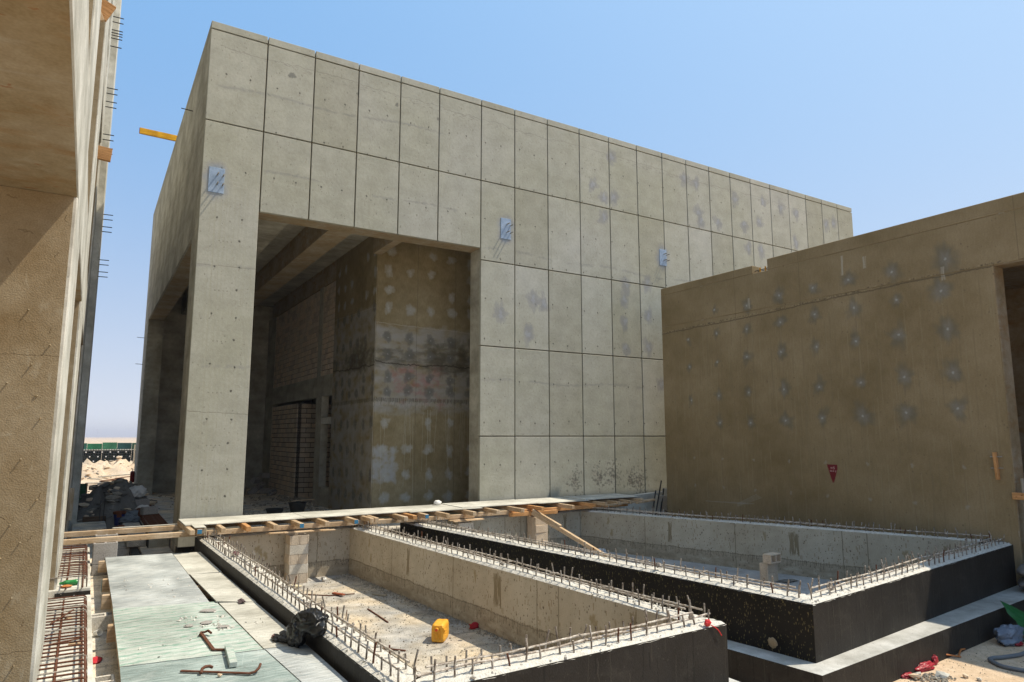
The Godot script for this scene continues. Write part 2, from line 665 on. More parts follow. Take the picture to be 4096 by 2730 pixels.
func make_materials() -> void:
	var grey := Color(0.63, 0.615, 0.56)
	# plain shuttered concrete
	tile_mat("concrete", grey, 4.0, 1024, 11, [[0.6, 5, sh(-0.10), sh(0.10), 14.0], [5.0, 3, sh(-0.04), sh(0.04), 26.0], [30.0, 2, sh(-0.03), sh(0.03), 40.0], [3.0, 2, sh(-0.03), sh(0.03), 6.0, 8.0]], 0.85, 0.35, func(c: Canvas) -> void:
		c.pits(900, 0.003, 0.012, Color(0.42, 0.40, 0.36), 0.8, -60.0))
	tinted("concrete_pale", "concrete", Color(1.18, 1.19, 1.23))
	# shuttered soffits: brown from the boards and from rusty water
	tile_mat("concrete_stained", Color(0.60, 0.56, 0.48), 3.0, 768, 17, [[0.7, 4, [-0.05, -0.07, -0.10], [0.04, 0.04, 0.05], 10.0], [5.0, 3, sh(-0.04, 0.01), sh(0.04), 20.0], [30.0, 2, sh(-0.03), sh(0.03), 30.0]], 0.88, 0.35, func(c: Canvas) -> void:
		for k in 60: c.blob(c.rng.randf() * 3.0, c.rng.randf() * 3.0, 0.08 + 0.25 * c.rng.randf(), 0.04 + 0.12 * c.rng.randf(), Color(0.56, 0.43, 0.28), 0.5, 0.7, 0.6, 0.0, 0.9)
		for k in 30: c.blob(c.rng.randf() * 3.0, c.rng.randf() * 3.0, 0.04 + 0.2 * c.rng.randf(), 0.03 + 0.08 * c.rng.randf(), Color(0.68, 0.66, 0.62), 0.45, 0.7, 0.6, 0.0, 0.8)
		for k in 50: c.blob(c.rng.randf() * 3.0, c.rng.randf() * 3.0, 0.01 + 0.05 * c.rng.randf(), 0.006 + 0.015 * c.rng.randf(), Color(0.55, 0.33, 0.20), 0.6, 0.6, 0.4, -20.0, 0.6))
	tinted("concrete_dust", "concrete", Color(1.08, 1.10, 1.17))
	# rough render-like reveal of the left block
	tile_mat("concrete_rough", Color(0.575, 0.515, 0.415), 2.5, 1024, 31, [[0.8, 4, sh(-0.07, 0.012), sh(0.07, -0.012), 14.0], [9.0, 4, sh(-0.025), sh(0.025), 40.0], [55.0, 2, sh(-0.035), sh(0.035), 70.0]], 0.92, 0.7, func(c: Canvas) -> void:
		for k in 60:
			c.blob(c.rng.randf() * 2.5, c.rng.randf() * 2.5, 0.01 + 0.05 * c.rng.randf(), 0.02 + 0.09 * c.rng.randf(), Color(0.66, 0.62, 0.54), 0.55, 0.7, 0.5, 20.0, 0.6)
		for k in 40:
			var lx := c.rng.randf() * 2.5
			var ly := c.rng.randf() * 2.5
			c.line(lx, ly, lx + 0.12 * (c.rng.randf() - 0.3), ly - 0.1 * c.rng.randf(), 0.008, Color(0.44, 0.38, 0.29), 0.7, -70.0, 0.02)
		c.line(0, 0.7, 2.5, 0.71, 0.006, Color(0.45, 0.39, 0.30), 0.8, -40.0, 0.006))
	# hollow blocks
	tile_mat("block", Color(0.775, 0.75, 0.705), 1.0, 512, 41, [[2.5, 2, sh(-0.04), sh(0.04), 6.0], [60.0, 2, sh(-0.10), sh(0.10), 90.0], [25.0, 2, sh(-0.04), sh(0.04), 50.0]], 0.95, 0.4, func(c: Canvas) -> void:
		c.pits(700, 0.002, 0.006, Color(0.42, 0.40, 0.38), 0.8, -60.0))
	tinted("block_grey", "block", Color(0.78, 0.78, 0.80))
	tinted("block_warm", "block", Color(1.04, 0.98, 0.92))
	tinted("block_mid", "block", Color(1.0, 0.96, 0.92))
	tinted("block_darker", "block", Color(0.93, 0.89, 0.86))  # slightly darker tone, dealt to single blocks at random
	tinted("mortar", "block", Color(0.42, 0.40, 0.38))
	# rough wet-cast mortar on top of the pit walls
	tile_mat("rough_mortar", Color(0.80, 0.785, 0.75), 1.0, 512, 51, [[8.0, 3, sh(-0.06), sh(0.05), 50.0], [40.0, 2, sh(-0.08), sh(0.06), 110.0]], 0.95, 1.6)
	# bitumen
	tile_mat("bitumen", Color(0.175, 0.165, 0.152), 2.0, 1024, 61, [[1.0, 3, sh(-0.02), sh(0.025), 8.0], [12.0, 3, sh(-0.01), sh(0.01), 60.0], [40.0, 2, sh(-0.02), sh(0.02), 60.0]], 0.62, 0.5, func(c: Canvas) -> void:
		c.pits(260, 0.004, 0.014, Color(0.30, 0.285, 0.26), 0.6, 60.0)
		for k in 70:
			var x := c.rng.randf() * 2.0
			var y := 0.3 + c.rng.randf() * 1.7
			c.line(x, y, x + 0.02 * (c.rng.randf() - 0.5), y - 0.15 - 0.5 * c.rng.randf(), 0.006 + 0.012 * c.rng.randf(), Color(0.11, 0.105, 0.10) if k % 2 else Color(0.27, 0.255, 0.23), 0.5, 20.0, 0.01)
		for k in 24: c.blob(c.rng.randf() * 2.0, c.rng.randf() * 2.0, 0.04 + 0.2 * c.rng.randf(), 0.02 + 0.08 * c.rng.randf(), Color(0.30, 0.285, 0.26), 0.4, 0.8, 0.7, 0.0, 1.0))
	tile_mat("bitumen_spattered", Color(0.115, 0.105, 0.09), 2.0, 1024, 71, [[1.0, 3, sh(-0.015), sh(0.02), 8.0], [30.0, 2, sh(-0.01), sh(0.01), 50.0]], 0.6, 0.4, func(c: Canvas) -> void:
		for k in 1500:
			var r := 0.003 + 0.006 * c.rng.randf() * c.rng.randf()
			c.blob(c.rng.randf() * 2.0, c.rng.randf() * 2.0, r, r * (1.5 + 2.5 * c.rng.randf()), Color(0.52, 0.47, 0.30), 0.85, 0.3, 0.2, 10.0))
	# ground
	var sandy := func(c: Canvas) -> void:
		c.pits(2600, 0.004, 0.016, Color(0.42, 0.40, 0.38), 0.7, 30.0)
		c.pits(900, 0.004, 0.012, Color(0.85, 0.80, 0.72), 0.7, 30.0)
	tile_mat("sand", Color(0.76, 0.675, 0.575), 6.0, 1024, 81, [[0.5, 4, sh(-0.05, 0.01), sh(0.05), 20.0], [6.0, 3, sh(-0.05), sh(0.05), 50.0], [40.0, 2, sh(-0.05), sh(0.05), 60.0]], 0.97, 2.0, sandy)
	tile_mat("gravel_floor", Color(0.68, 0.65, 0.605), 5.0, 1024, 91, [[0.7, 4, [0.09, 0.055, 0.0], [-0.09, -0.06, -0.02], 10.0], [3.0, 3, sh(-0.08), sh(0.08), 30.0], [35.0, 2, sh(-0.09), sh(0.09), 90.0]], 0.97, 2.0, func(c: Canvas) -> void:
		for k in 26:
			c.blob(c.rng.randf() * 5.0, c.rng.randf() * 5.0, 0.15 + 0.35 * c.rng.randf(), 0.08 + 0.2 * c.rng.randf(), Color(0.36, 0.35, 0.34), 0.75, 0.7, 0.85, 20.0, 0.9)
		for k in 12:
			c.blob(c.rng.randf() * 5.0, c.rng.randf() * 5.0, 0.15 + 0.3 * c.rng.randf(), 0.08 + 0.2 * c.rng.randf(), Color(0.82, 0.80, 0.77), 0.6, 0.7, 0.6, 0.0, 0.9)
		c.pits(3500, 0.004, 0.014, Color(0.33, 0.32, 0.31), 0.8, 40.0))
	tinted("slab_dust", "gravel_floor", Color(1.16, 1.16, 1.16))
	tile_mat("pit_slab", Color(0.64, 0.635, 0.63), 4.0, 1024, 101, [[0.7, 4, sh(-0.07), sh(0.07), 8.0], [6.0, 3, sh(-0.04), sh(0.04), 20.0], [40.0, 2, sh(-0.03), sh(0.03), 30.0]], 0.9, 0.5, func(c: Canvas) -> void:
		for k in 25: c.blob(c.rng.randf() * 4.0, c.rng.randf() * 4.0, 0.1 + 0.3 * c.rng.randf(), 0.05 + 0.1 * c.rng.randf(), Color(0.50, 0.48, 0.45), 0.5, 0.7, 0.6, 0.0, 0.8)
		c.pits(500, 0.004, 0.02, Color(0.35, 0.33, 0.31), 0.7, 20.0))
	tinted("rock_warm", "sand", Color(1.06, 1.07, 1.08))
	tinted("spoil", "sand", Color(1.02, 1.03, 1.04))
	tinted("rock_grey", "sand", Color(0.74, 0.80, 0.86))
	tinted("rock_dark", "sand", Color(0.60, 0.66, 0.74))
	# timber: grain along the length (uv from each piece)
	var knots := func(c: Canvas) -> void:
		for k in 10: c.blob(c.rng.randf() * 1.0, c.rng.randf() * 1.0, 0.022, 0.012, Color(0.42, 0.25, 0.12), 0.7, 0.2, 0.2, 0.0, 0.6)
		for k in 20:
			var x := c.rng.randf()
			var y := c.rng.randf()
			c.line(x, y, x + 0.1 + 0.3 * c.rng.randf(), y, 0.002, Color(0.36, 0.27, 0.18), 0.8, -40.0)
	var W1 := [[1.5, 3, sh(-0.06, 0.02), sh(0.06), 5.0], [30.0, 3, sh(-0.11, 0.0), sh(0.07), 60.0, 20.0], [20.0, 2, sh(-0.03), sh(0.03), 20.0]]
	tile_mat("timber", Color(0.75, 0.665, 0.56), 1.0, 512, 111, W1, 0.85, 0.25, knots, false)
	tinted("timber_orange", "timber", Color(1.02, 0.88, 0.72))
	tinted("timber_grey", "timber", Color(0.88, 0.95, 1.02))
	tinted("timber_dark", "timber", Color(0.55, 0.52, 0.52))
	tinted("timber_yellow", "timber", Color(1.15, 0.98, 0.35))
	plain("paint_blue", Color(0.20, 0.47, 0.62), 0.8)
	plain("paint_teal", Color(0.30, 0.50, 0.52), 0.8)
	# shutter plywood, dusted with cement
	var streak := [[0.7, 5, sh(-0.12), sh(0.10), 10.0], [26.0, 3, sh(-0.10), sh(0.10), 20.0, 7.0], [50.0, 2, sh(-0.05), sh(0.05), 25.0]]
	var litter := func(c: Canvas) -> void:
		c.pits(700, 0.002, 0.012, Color(0.45, 0.42, 0.38), 0.6, 20.0)
		for k in 12:
			var x := c.rng.randf() * 2.5
			var y := c.rng.randf() * 2.5
			var an := c.rng.randf() * TAU
			c.line(x, y, x + cos(an) * 0.35, y + sin(an) * 0.35, 0.004, Color(0.86, 0.88, 0.86), 0.5)
	tile_mat("ply_cement", Color(0.735, 0.725, 0.685), 2.5, 1024, 121, streak, 0.9, 0.25, litter)
	tile_mat("ply_bluegrey", Color(0.635, 0.65, 0.645), 2.5, 1024, 131, streak, 0.8, 0.25, func(c: Canvas) -> void:
		for k in 420:
			c.blob(c.rng.randf() * 2.5, c.rng.randf() * 2.5, 0.03 + 0.14 * c.rng.randf(), 0.006 + 0.02 * c.rng.randf(), Color(0.80, 0.795, 0.77) if k % 3 else Color(0.46, 0.515, 0.54), 0.6, 0.7, 0.5, 0.0, 0.8)
		litter.call(c))
	tile_mat("ply_green", Color(0.68, 0.71, 0.68), 2.5, 1024, 141, streak, 0.75, 0.2, func(c: Canvas) -> void:
		for k in 17:      # worn slanting bands of the printed face
			var y := k * 0.15
			for s in 20:
				var x := s * 0.125
				c.blob(x, fposmod(y + 0.02 * sin(s * 1.3), 2.5), 0.085, 0.03 + 0.012 * sin(k * 3.1 + s), Color(0.36, 0.55, 0.465), 0.25 + 0.55 * c.rng.randf(), 0.6, 0.5, 0.0, 0.7)
		for k in 240: c.blob(c.rng.randf() * 2.5, c.rng.randf() * 2.5, 0.03 + 0.16 * c.rng.randf(), 0.01 + 0.025 * c.rng.randf(), Color(0.80, 0.795, 0.76), 0.5, 0.7, 0.6, 0.0, 0.8)
		litter.call(c))
	tile_mat("ply_dark", Color(0.55, 0.60, 0.585), 2.5, 1024, 151, streak, 0.7, 0.2, func(c: Canvas) -> void:
		for k in 110: c.blob(c.rng.randf() * 2.5, c.rng.randf() * 2.5, 0.04 + 0.2 * c.rng.randf(), 0.02 + 0.05 * c.rng.randf(), Color(0.74, 0.745, 0.725), 0.45, 0.8, 0.6, 0.0, 0.9)
		for k in 9: c.line(1.2 + 0.15 * k, 0.1, 1.4 + 0.15 * k, 1.0, 0.004, Color(0.72, 0.76, 0.75), 0.6)
		for k in 6: c.line(1.1, 0.2 + 0.14 * k, 2.3, 0.1 + 0.14 * k, 0.004, Color(0.72, 0.76, 0.75), 0.6)
		litter.call(c))
	# steel
	tile_mat("rust", Color(0.36, 0.245, 0.20), 0.5, 256, 161, [[8.0, 3, sh(-0.06, 0.03), sh(0.06), 30.0], [60.0, 2, sh(-0.06), sh(0.06), 60.0]], 0.9, 0.2)
	tile_mat("crusted_bar", Color(0.56, 0.54, 0.505), 0.5, 256, 171, [[9.0, 3, [-0.26, -0.29, -0.30], [0.22, 0.22, 0.22], 40.0], [60.0, 2, sh(-0.10), sh(0.10), 80.0]], 0.92, 0.4)
	tile_mat("zinc_paint", Color(0.55, 0.62, 0.71), 1.0, 256, 191, [[3.0, 3, sh(-0.06), sh(0.06), 10.0], [20.0, 2, sh(-0.03), sh(0.03), 20.0]], 0.6, 0.2)
	tinted("crusted_pale", "crusted_bar", Color(1.22, 1.22, 1.22))
	plain("bolt", Color(0.60, 0.58, 0.54), 0.6, 0.3)
	plain("dark_bar", Color(0.16, 0.15, 0.15), 0.7)
	plain("black_film", Color(0.075, 0.072, 0.07), 0.38)
	plain("hollow", Color(0.17, 0.16, 0.15), 1.0)
	make_wall_paintings()

# ------------------------------------------------------------------ the large painted walls
func make_wall_paintings() -> void:
	# the hall's sunlit front
	var c := Canvas.new(1.85, 28.35, -3.2, 10.12, 75.0, 5)
	c.fill(Color(0.638, 0.632, 0.582), [
		[c.noise(0.22, 4, 1), [-0.018, -0.018, -0.032], [0.018, 0.018, 0.03], 10.0],
		[c.noise(1.6, 4, 2), sh(-0.03), sh(0.03), 34.0],
		[c.noise(9.0, 3, 3), sh(-0.02), sh(0.02), 60.0],
		[c.noise(2.5, 2, 4, 6.0), sh(-0.012), sh(0.012), 8.0],
		[c.noise(30.0, 1, 6), sh(-0.015), sh(0.015), 26.0]])
	var grey := Color(0.53, 0.53, 0.515)
	c.line(2.1, 9.5, 28.3, 9.3, 0.012, Color(0.50, 0.49, 0.46), 0.6, -50.0, 0.05)
	for k in 300:
		var x := 2.0 + c.rng.randf() * 26.0
		c.blob(x, 9.5 - (x - 2.0) * 0.008 - 0.12 * c.rng.randf(), 0.05, 0.012, Color(0.52, 0.51, 0.48), 0.6, 0.5, 0.3, -30.0)
	for band in [[2.2, 8.2, 8.45, 8.7], [3.2, 9.3, 6.52, 6.42], [9.6, 28.2, 5.5, 5.4], [9.6, 28.2, 1.6, 1.64], [1.9, 3.2, 3.95, 3.98], [2.2, 3.2, 1.6, 1.57]]:
		var n := int((band[1] - band[0]) / 0.12)
		for k in n:
			var q := float(k) / n
			if wob.get_noise_2d(k * 0.11, band[2]) < -0.15: continue
			c.blob(lerpf(band[0], band[1], q), lerpf(band[2], band[3], q) + 0.05 * sin(k * 0.2), 0.13, 0.035 + 0.03 * c.rng.randf(), grey, 0.5, 0.5, 0.5, 12.0, 0.8)
	c.line(1.9, 0.56, 3.25, 0.5, 0.012, Color(0.48, 0.47, 0.42), 0.8, -60.0, 0.006)
	c.line(1.9, 3.98, 3.25, 4.0, 0.012, Color(0.5, 0.49, 0.45), 0.6, -50.0, 0.006)
	for k in 60:
		var x := 2.0 + c.rng.randf() * 26.0
		var y := -1.5 + c.rng.randf() * 11.0
		for q in 5: c.line(x + 0.25 * c.rng.randf(), y, x + 0.25 * c.rng.randf(), y - 0.5 - 0.9 * c.rng.randf(), 0.03, Color(0.60, 0.59, 0.535) if k % 2 else Color(0.70, 0.69, 0.63), 0.22)
	for k in 60: c.blob(2.0 + c.rng.randf() * 26.0, -2.0 + c.rng.randf() * 12.0, 0.12 + 0.3 * c.rng.randf(), 0.06 + 0.16 * c.rng.randf(), Color(0.60, 0.595, 0.555) if k % 2 else Color(0.71, 0.70, 0.655), 0.4, 0.8, 0.5, 8.0, 0.9)
	# bug holes and trails
	c.pits(5200, 0.008, 0.024, Color(0.47, 0.46, 0.42), 0.7, -70.0)
	for k in 900:
		var x := 1.9 + c.rng.randf() * 26.3
		var y := -2.2 + c.rng.randf() * 12.0
		c.line(x, y, x + 0.04 * (c.rng.randf() - 0.5), y - 0.04 - 0.12 * c.rng.randf(), 0.016, Color(0.58, 0.565, 0.51), 0.5, -40.0)
	for k in 400:
		var x := 1.9 + c.rng.randf() * 26.3
		var y := -2.2 + c.rng.randf() * 12.0
		c.line(x, y, x + 0.1 + 0.3 * c.rng.randf(), y - 0.06 * c.rng.randf(), 0.014, Color(0.70, 0.685, 0.63), 0.5, 40.0, 0.02)
	for k in 16:
		var x := 1.95 + c.rng.randf() * 1.2
		c.line(x, -2.3, x + 0.02, 7.0, 0.014, Color(0.63, 0.62, 0.56), 0.35, -12.0)
	# tie holes in rows, the shade inside them painted on as dark dots
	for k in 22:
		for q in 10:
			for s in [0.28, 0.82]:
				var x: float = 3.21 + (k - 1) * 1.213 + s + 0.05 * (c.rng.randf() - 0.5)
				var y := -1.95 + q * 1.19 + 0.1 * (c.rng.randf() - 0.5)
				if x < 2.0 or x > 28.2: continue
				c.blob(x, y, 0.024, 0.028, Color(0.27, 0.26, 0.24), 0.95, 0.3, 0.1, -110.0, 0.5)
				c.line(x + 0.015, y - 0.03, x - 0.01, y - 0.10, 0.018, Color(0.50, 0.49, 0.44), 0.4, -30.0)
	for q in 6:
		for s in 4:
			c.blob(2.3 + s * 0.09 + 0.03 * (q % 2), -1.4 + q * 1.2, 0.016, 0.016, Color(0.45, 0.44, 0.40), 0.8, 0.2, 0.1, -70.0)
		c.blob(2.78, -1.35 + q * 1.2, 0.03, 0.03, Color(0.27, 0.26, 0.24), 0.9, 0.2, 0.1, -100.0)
	# repair patches
	var P := [[14.46,9.37],[13.63,8.23],[14.10,7.87],[14.50,7.95],[14.09,7.19],[18.50,9.21],[17.90,9.34],[18.56,8.13],[18.70,7.86],[19.58,7.94],[20.61,9.02],[21.05,8.13],[22.23,9.23],[21.96,8.38],[23.35,9.16],[24.33,9.15],[26.31,8.98],[26.85,9.11],[24.21,7.83],[21.23,7.17],[22.00,7.24],[15.00,5.01],[14.89,4.49],[14.91,3.75],[14.88,2.88],[15.93,5.20],[15.94,3.99],[15.90,2.95],[11.04,3.01],[10.10,3.52],[11.25,4.10],[11.65,4.01],[16.45,1.72]]
	for p in P:
		for k in 3:
			c.blob(p[0] + 0.16 * (c.rng.randf() - 0.5), p[1] + 0.25 * (c.rng.randf() - 0.5), 0.13 + 0.11 * c.rng.randf(), 0.16 + 0.16 * c.rng.randf(), Color(0.53, 0.53, 0.53), 0.5, 0.45, 0.3, 16.0, 0.3)
		c.blob(p[0], p[1] + 0.03, 0.10, 0.13, Color(0.615, 0.63, 0.65), 0.6, 0.5, 0.3, 20.0, 0.5)
	for p in [[3.83, 9.22, 0.10], [5.58, 9.2, 0.05], [6.71, 9.19, 0.06], [8.0, 9.1, 0.06]]:
		c.blob(p[0], p[1], p[2], p[2], Color(0.40, 0.40, 0.38), 0.85, 0.3, 0.4, -40.0, 0.3)
	# honeycombed, gravelly places near the foot of the wall
	for p in [[12.73, -1.34], [13.71, -1.30], [14.27, -1.25], [14.99, -1.41], [15.36, -1.47]]:
		for k in 160:
			var r := c.rng.randf() * c.rng.randf()
			var an := c.rng.randf() * TAU
			c.blob(p[0] + 0.42 * r * cos(an) * 1.2, p[1] + 0.75 * r * sin(an), 0.02 + 0.03 * c.rng.randf(), 0.02 + 0.03 * c.rng.randf(), Color(0.41, 0.40, 0.365) if k % 3 else Color(0.60, 0.58, 0.53), 0.6, 0.4, 0.3, -70.0 if k % 3 else 60.0)
	# grey overspray round the painted steel plates
	for p in [[2.2, 6.07, 0.34], [10.28, 6.18, 0.36], [16.7, 6.19, 0.36]]:
		for k in 40:
			var an := c.rng.randf() * TAU
			c.blob(p[0] + cos(an) * 0.18, p[1] + sin(an) * 0.3, 0.14 + 0.1 * c.rng.randf(), 0.14 + 0.1 * c.rng.randf(), Color(0.52, 0.57, 0.64), 0.15, 0.4, 0.6, 0.0, 1.0)
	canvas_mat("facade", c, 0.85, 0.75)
	tinted("facade_pale", "facade", Color(1.025, 1.025, 1.03))
	tinted("facade_deep", "facade", Color(0.965, 0.96, 0.945))

	# the brown shaded wall of the building on the right: z along, y up
	c = Canvas.new(-16.8, -1.8, -3.2, 5.2, 80.0, 6)
	c.fill(Color(0.545, 0.48, 0.365), [
		[c.noise(0.3, 4, 11), [-0.05, -0.05, -0.055], [0.05, 0.05, 0.05], 6.0],
		[c.noise(1.5, 4, 12), sh(-0.025), sh(0.025), 16.0],
		[c.noise(4.0, 2, 13, 0.25), sh(-0.015), sh(0.015), 8.0],
		[c.noise(25.0, 2, 14), sh(-0.02), sh(0.02), 30.0]])
	for k in 500:
		var z := -16.7 + c.rng.randf() * 14.0
		var y := -3.0 + c.rng.randf() * 6.5
		c.line(z, y, z, y - 0.3 - c.rng.randf(), 0.02, Color(0.50, 0.45, 0.35) if k % 2 else Color(0.60, 0.55, 0.44), 0.4)
	for z in [-15.45, -14.33, -13.2, -12.04, -10.96, -9.84, -8.78, -7.68]:
		c.line(z + 0.06, -3.2, z + 0.02, 3.4, 0.01, Color(0.50, 0.44, 0.35), 0.45, -20.0, 0.01)
	c.line(-16.8, 3.38, -5.0, 3.66, 0.022, Color(0.36, 0.31, 0.24), 0.9, -70.0, 0.02)
	for k in 420:      # honeycomb along the joint
		var z := -16.7 + c.rng.randf() * 10.2
		var wide := 0.02 + 0.05 * exp(-pow((z + 9.3) / 1.2, 2.0))
		c.blob(z, 3.38 + (z + 16.8) * 0.0237 + 0.04 + wide * c.rng.randf(), 0.012 + 0.02 * c.rng.randf(), 0.012 + 0.014 * c.rng.randf(), Color(0.36, 0.32, 0.26) if k % 2 else Color(0.62, 0.56, 0.45), 0.6, 0.4, 0.3, -50.0)
	c.line(-16.8, 4.66, -2.0, 4.8, 0.01, Color(0.52, 0.46, 0.36), 0.6, -30.0, 0.01)
	for z in [-13.55, -11.35, -6.2, -3.4]: c.line(z, 3.45, z, 5.1, 0.012, Color(0.42, 0.37, 0.29), 0.6, -40.0, 0.01)
	c.pits(1400, 0.006, 0.02, Color(0.40, 0.35, 0.28), 0.7, -50.0)
	var R := [[-14.36,3.87],[-13.14,3.80],[-12.02,3.91],[-10.97,3.93],[-9.96,3.95],[-8.85,3.92],[-7.63,3.97],[-7.78,3.26],[-8.79,3.23],[-9.86,3.21],[-10.96,3.21],[-12.03,3.15],[-13.18,3.11],[-14.31,3.13],[-15.48,3.08],[-15.46,2.20],[-14.33,2.25],[-13.22,2.30],[-12.06,2.32],[-10.96,2.34],[-9.87,2.36],[-8.80,2.39],[-7.71,2.38],[-15.43,1.13],[-14.32,1.22],[-13.21,1.26],[-12.03,1.28],[-10.96,1.28],[-9.82,1.32],[-8.75,1.38],[-7.68,1.40],[-14.32,0.41],[-13.20,0.39],[-12.03,0.43],[-10.93,0.47],[-9.83,0.50],[-8.77,0.55],[-7.65,0.61]]
	for p in R:
		var big: float = (0.12 + 0.014 * (p[0] + 16.0)) * (0.75 + 0.5 * c.rng.randf())
		for k in 3:
			c.blob(p[0] + 0.12 * (c.rng.randf() - 0.5), p[1] + 0.14 * (c.rng.randf() - 0.5), big * (0.5 + 0.7 * c.rng.randf()), big * (0.7 + 0.8 * c.rng.randf()), Color(0.43, 0.41, 0.36), 0.34 + 0.2 * c.rng.randf(), 0.5, 0.4, 12.0, 0.5)
		c.blob(p[0], p[1], big * (0.5 + 0.4 * c.rng.randf()), big * (0.6 + 0.5 * c.rng.randf()), Color(0.56, 0.545, 0.51), 0.62, 0.25, 0.3, 0.0, 0.6)
		c.blob(p[0], p[1], 0.04, 0.04, Color(0.70, 0.71, 0.70), 0.7, 0.2, 0.1, 0.0, 0.6)
	for z in [-15.45, -14.33, -13.2, -12.04, -10.96, -9.84, -8.78, -7.68]:
		for y in [-0.66, -1.5]:
			c.blob(z + 0.05, y, 0.06, 0.065, Color(0.62, 0.61, 0.58), 0.7, 0.3, 0.3, 0.0, 0.8)
	for s in [[-10.1, 4.6, 4.1], [-13.05, 4.0, 3.7], [-7.7, 3.8, 3.5], [-9.5, 4.45, 4.15]]:
		for k in 7: c.line(s[0] + 0.09 * (c.rng.randf() - 0.5), s[1], s[0] + 0.09 * (c.rng.randf() - 0.5), s[2], 0.02, Color(0.69, 0.67, 0.62), 0.35)
	for k in 5: c.line(-15.0 + 0.01 * k, -1.95, -13.4 + 0.05 * k, -1.92 + 0.01 * k, 0.012, Color(0.62, 0.60, 0.56), 0.4)
	for k in 5: c.line(-13.8, -1.93 - 0.02 * k, -13.1 + 0.04 * k, -1.62 - 0.02 * k, 0.012, Color(0.66, 0.65, 0.62), 0.5)
	# red painted triangle with a chalked note
	for iy in 100:
		var y := -0.715 - iy * 0.0045
		var q := iy / 100.0
		var a := lerpf(-10.865, -10.735, q)
		var b := lerpf(-10.6, -10.71, maxf(0.0, (q - 0.25) / 0.75))
		if b > a: c.line(a, y, b, y, 0.012, Color(0.44, 0.15, 0.165), 0.9 if q < 0.75 else 0.9 - (q - 0.75) * 2.5)
	var ink := Color(0.78, 0.70, 0.68)
	# "e15"
	for l in [[-10.765, -0.80, -10.745, -0.79], [-10.745, -0.79, -10.75, -0.775], [-10.765, -0.785, -10.765, -0.81], [-10.765, -0.81, -10.74, -0.815], [-10.722, -0.775, -10.722, -0.815], [-10.69, -0.77, -10.665, -0.77], [-10.692, -0.77, -10.692, -0.79], [-10.692, -0.79, -10.668, -0.797], [-10.668, -0.797, -10.672, -0.815], [-10.672, -0.815, -10.694, -0.817]]:
		c.line(l[0], l[1], l[2], l[3], 0.008, ink, 0.9)
	# "2 mol 1 y"
	for l in [[-10.80, -0.865, -10.785, -0.86], [-10.785, -0.86, -10.80, -0.885], [-10.80, -0.885, -10.782, -0.885], [-10.765, -0.885, -10.765, -0.865], [-10.765, -0.865, -10.75, -0.885], [-10.75, -0.885, -10.738, -0.866], [-10.738, -0.866, -10.735, -0.885], [-10.715, -0.87, -10.705, -0.885], [-10.69, -0.848, -10.69, -0.885], [-10.70, -0.885, -10.68, -0.885], [-10.652, -0.865, -10.642, -0.88], [-10.63, -0.86, -10.648, -0.9]]:
		c.line(l[0], l[1], l[2], l[3], 0.008, ink, 0.8)
	c.x0 *= RS      # painted in a larger unit than the wall was built in
	c.y1 *= RS
	c.ppm /= RS
	canvas_mat("right_wall", c, 0.88, 0.8)

	# inside faces of the pits: x is metres along the wall, y up
	c = Canvas.new(0, 11.0, -3.2, -1.98, 160.0, 8)
	c.fill(Color(0.705, 0.67, 0.605), [
		[c.noise(0.5, 4, 21), sh(-0.04, 0.01), sh(0.04), 6.0],
		[c.noise(3.0, 4, 22), sh(-0.03), sh(0.03), 16.0],
		[c.noise(8.0, 2, 23, 0.2), sh(-0.015), sh(0.015), 10.0],
		[c.noise(40.0, 2, 24), sh(-0.025), sh(0.025), 30.0]])
	for x in [2.24, 4.68, 7.1, 7.6, 9.6]:
		c.line(x, -3.2, x, -1.98, 0.014, Color(0.42, 0.38, 0.31), 0.75, -60.0, 0.006)
	# the kicker below: older, darker, with grout runs over it
	for k in 900:
		c.blob(c.rng.randf() * 11.0, -2.83 - 0.33 * c.rng.randf(), 0.06 + 0.12 * c.rng.randf(), 0.03 + 0.05 * c.rng.randf(), Color(0.575, 0.53, 0.46), 0.28, 0.6, 0.4, 0.0, 0.8)
	c.line(0, -2.79, 11, -2.80, 0.02, Color(0.47, 0.43, 0.36), 0.7, -60.0, 0.02)
	c.drips(0, 11, -2.79, 0.2, Color(0.43, 0.395, 0.33), 0.75, -30.0)
	c.drips(0, 11, -2.80, 0.15, Color(0.66, 0.62, 0.55), 0.6, 50.0)
	c.drips(0.4, 10, -2.82, 0.26, Color(0.66, 0.62, 0.55), 0.5, 40.0)
	c.pits(1700, 0.004, 0.016, Color(0.34, 0.30, 0.25), 0.85, -80.0)
	for k in 160:
		var x := c.rng.randf() * 11.0
		var y := -2.05 - 0.7 * c.rng.randf()
		c.line(x, y, x, y - 0.04 - 0.05 * c.rng.randf(), 0.012, Color(0.45, 0.37, 0.26), 0.55, -20.0)
	for p in [[8.3, -2.4], [8.37, -2.48], [8.48, -2.55], [5.4, -2.3], [6.1, -2.4], [1.1, -2.3], [1.2, -2.6]]:
		c.blob(p[0], p[1], 0.05, 0.10, Color(0.52, 0.45, 0.30), 0.6, 0.5, 0.4, 0.0, 0.5)
	for q in [5.95, 6.05, 2.9, 9.0]:
		for k in 14: c.line(q + 0.12 * c.rng.randf(), -2.15 - 0.1 * c.rng.randf(), q + 0.12 * c.rng.randf(), -2.6 - 0.1 * c.rng.randf(), 0.018, Color(0.52, 0.47, 0.38), 0.5)
	canvas_mat("pit_wall", c, 0.88, 0.8)
	tinted("pit_wall_grey", "pit_wall", Color(0.93, 0.955, 0.97))

	core_painting("core_front", 7.0, 11.0, 9, 0.75, 3.3)
	core_painting("core_side", -23.4, -19.2, 10, -2.4, 3.9)

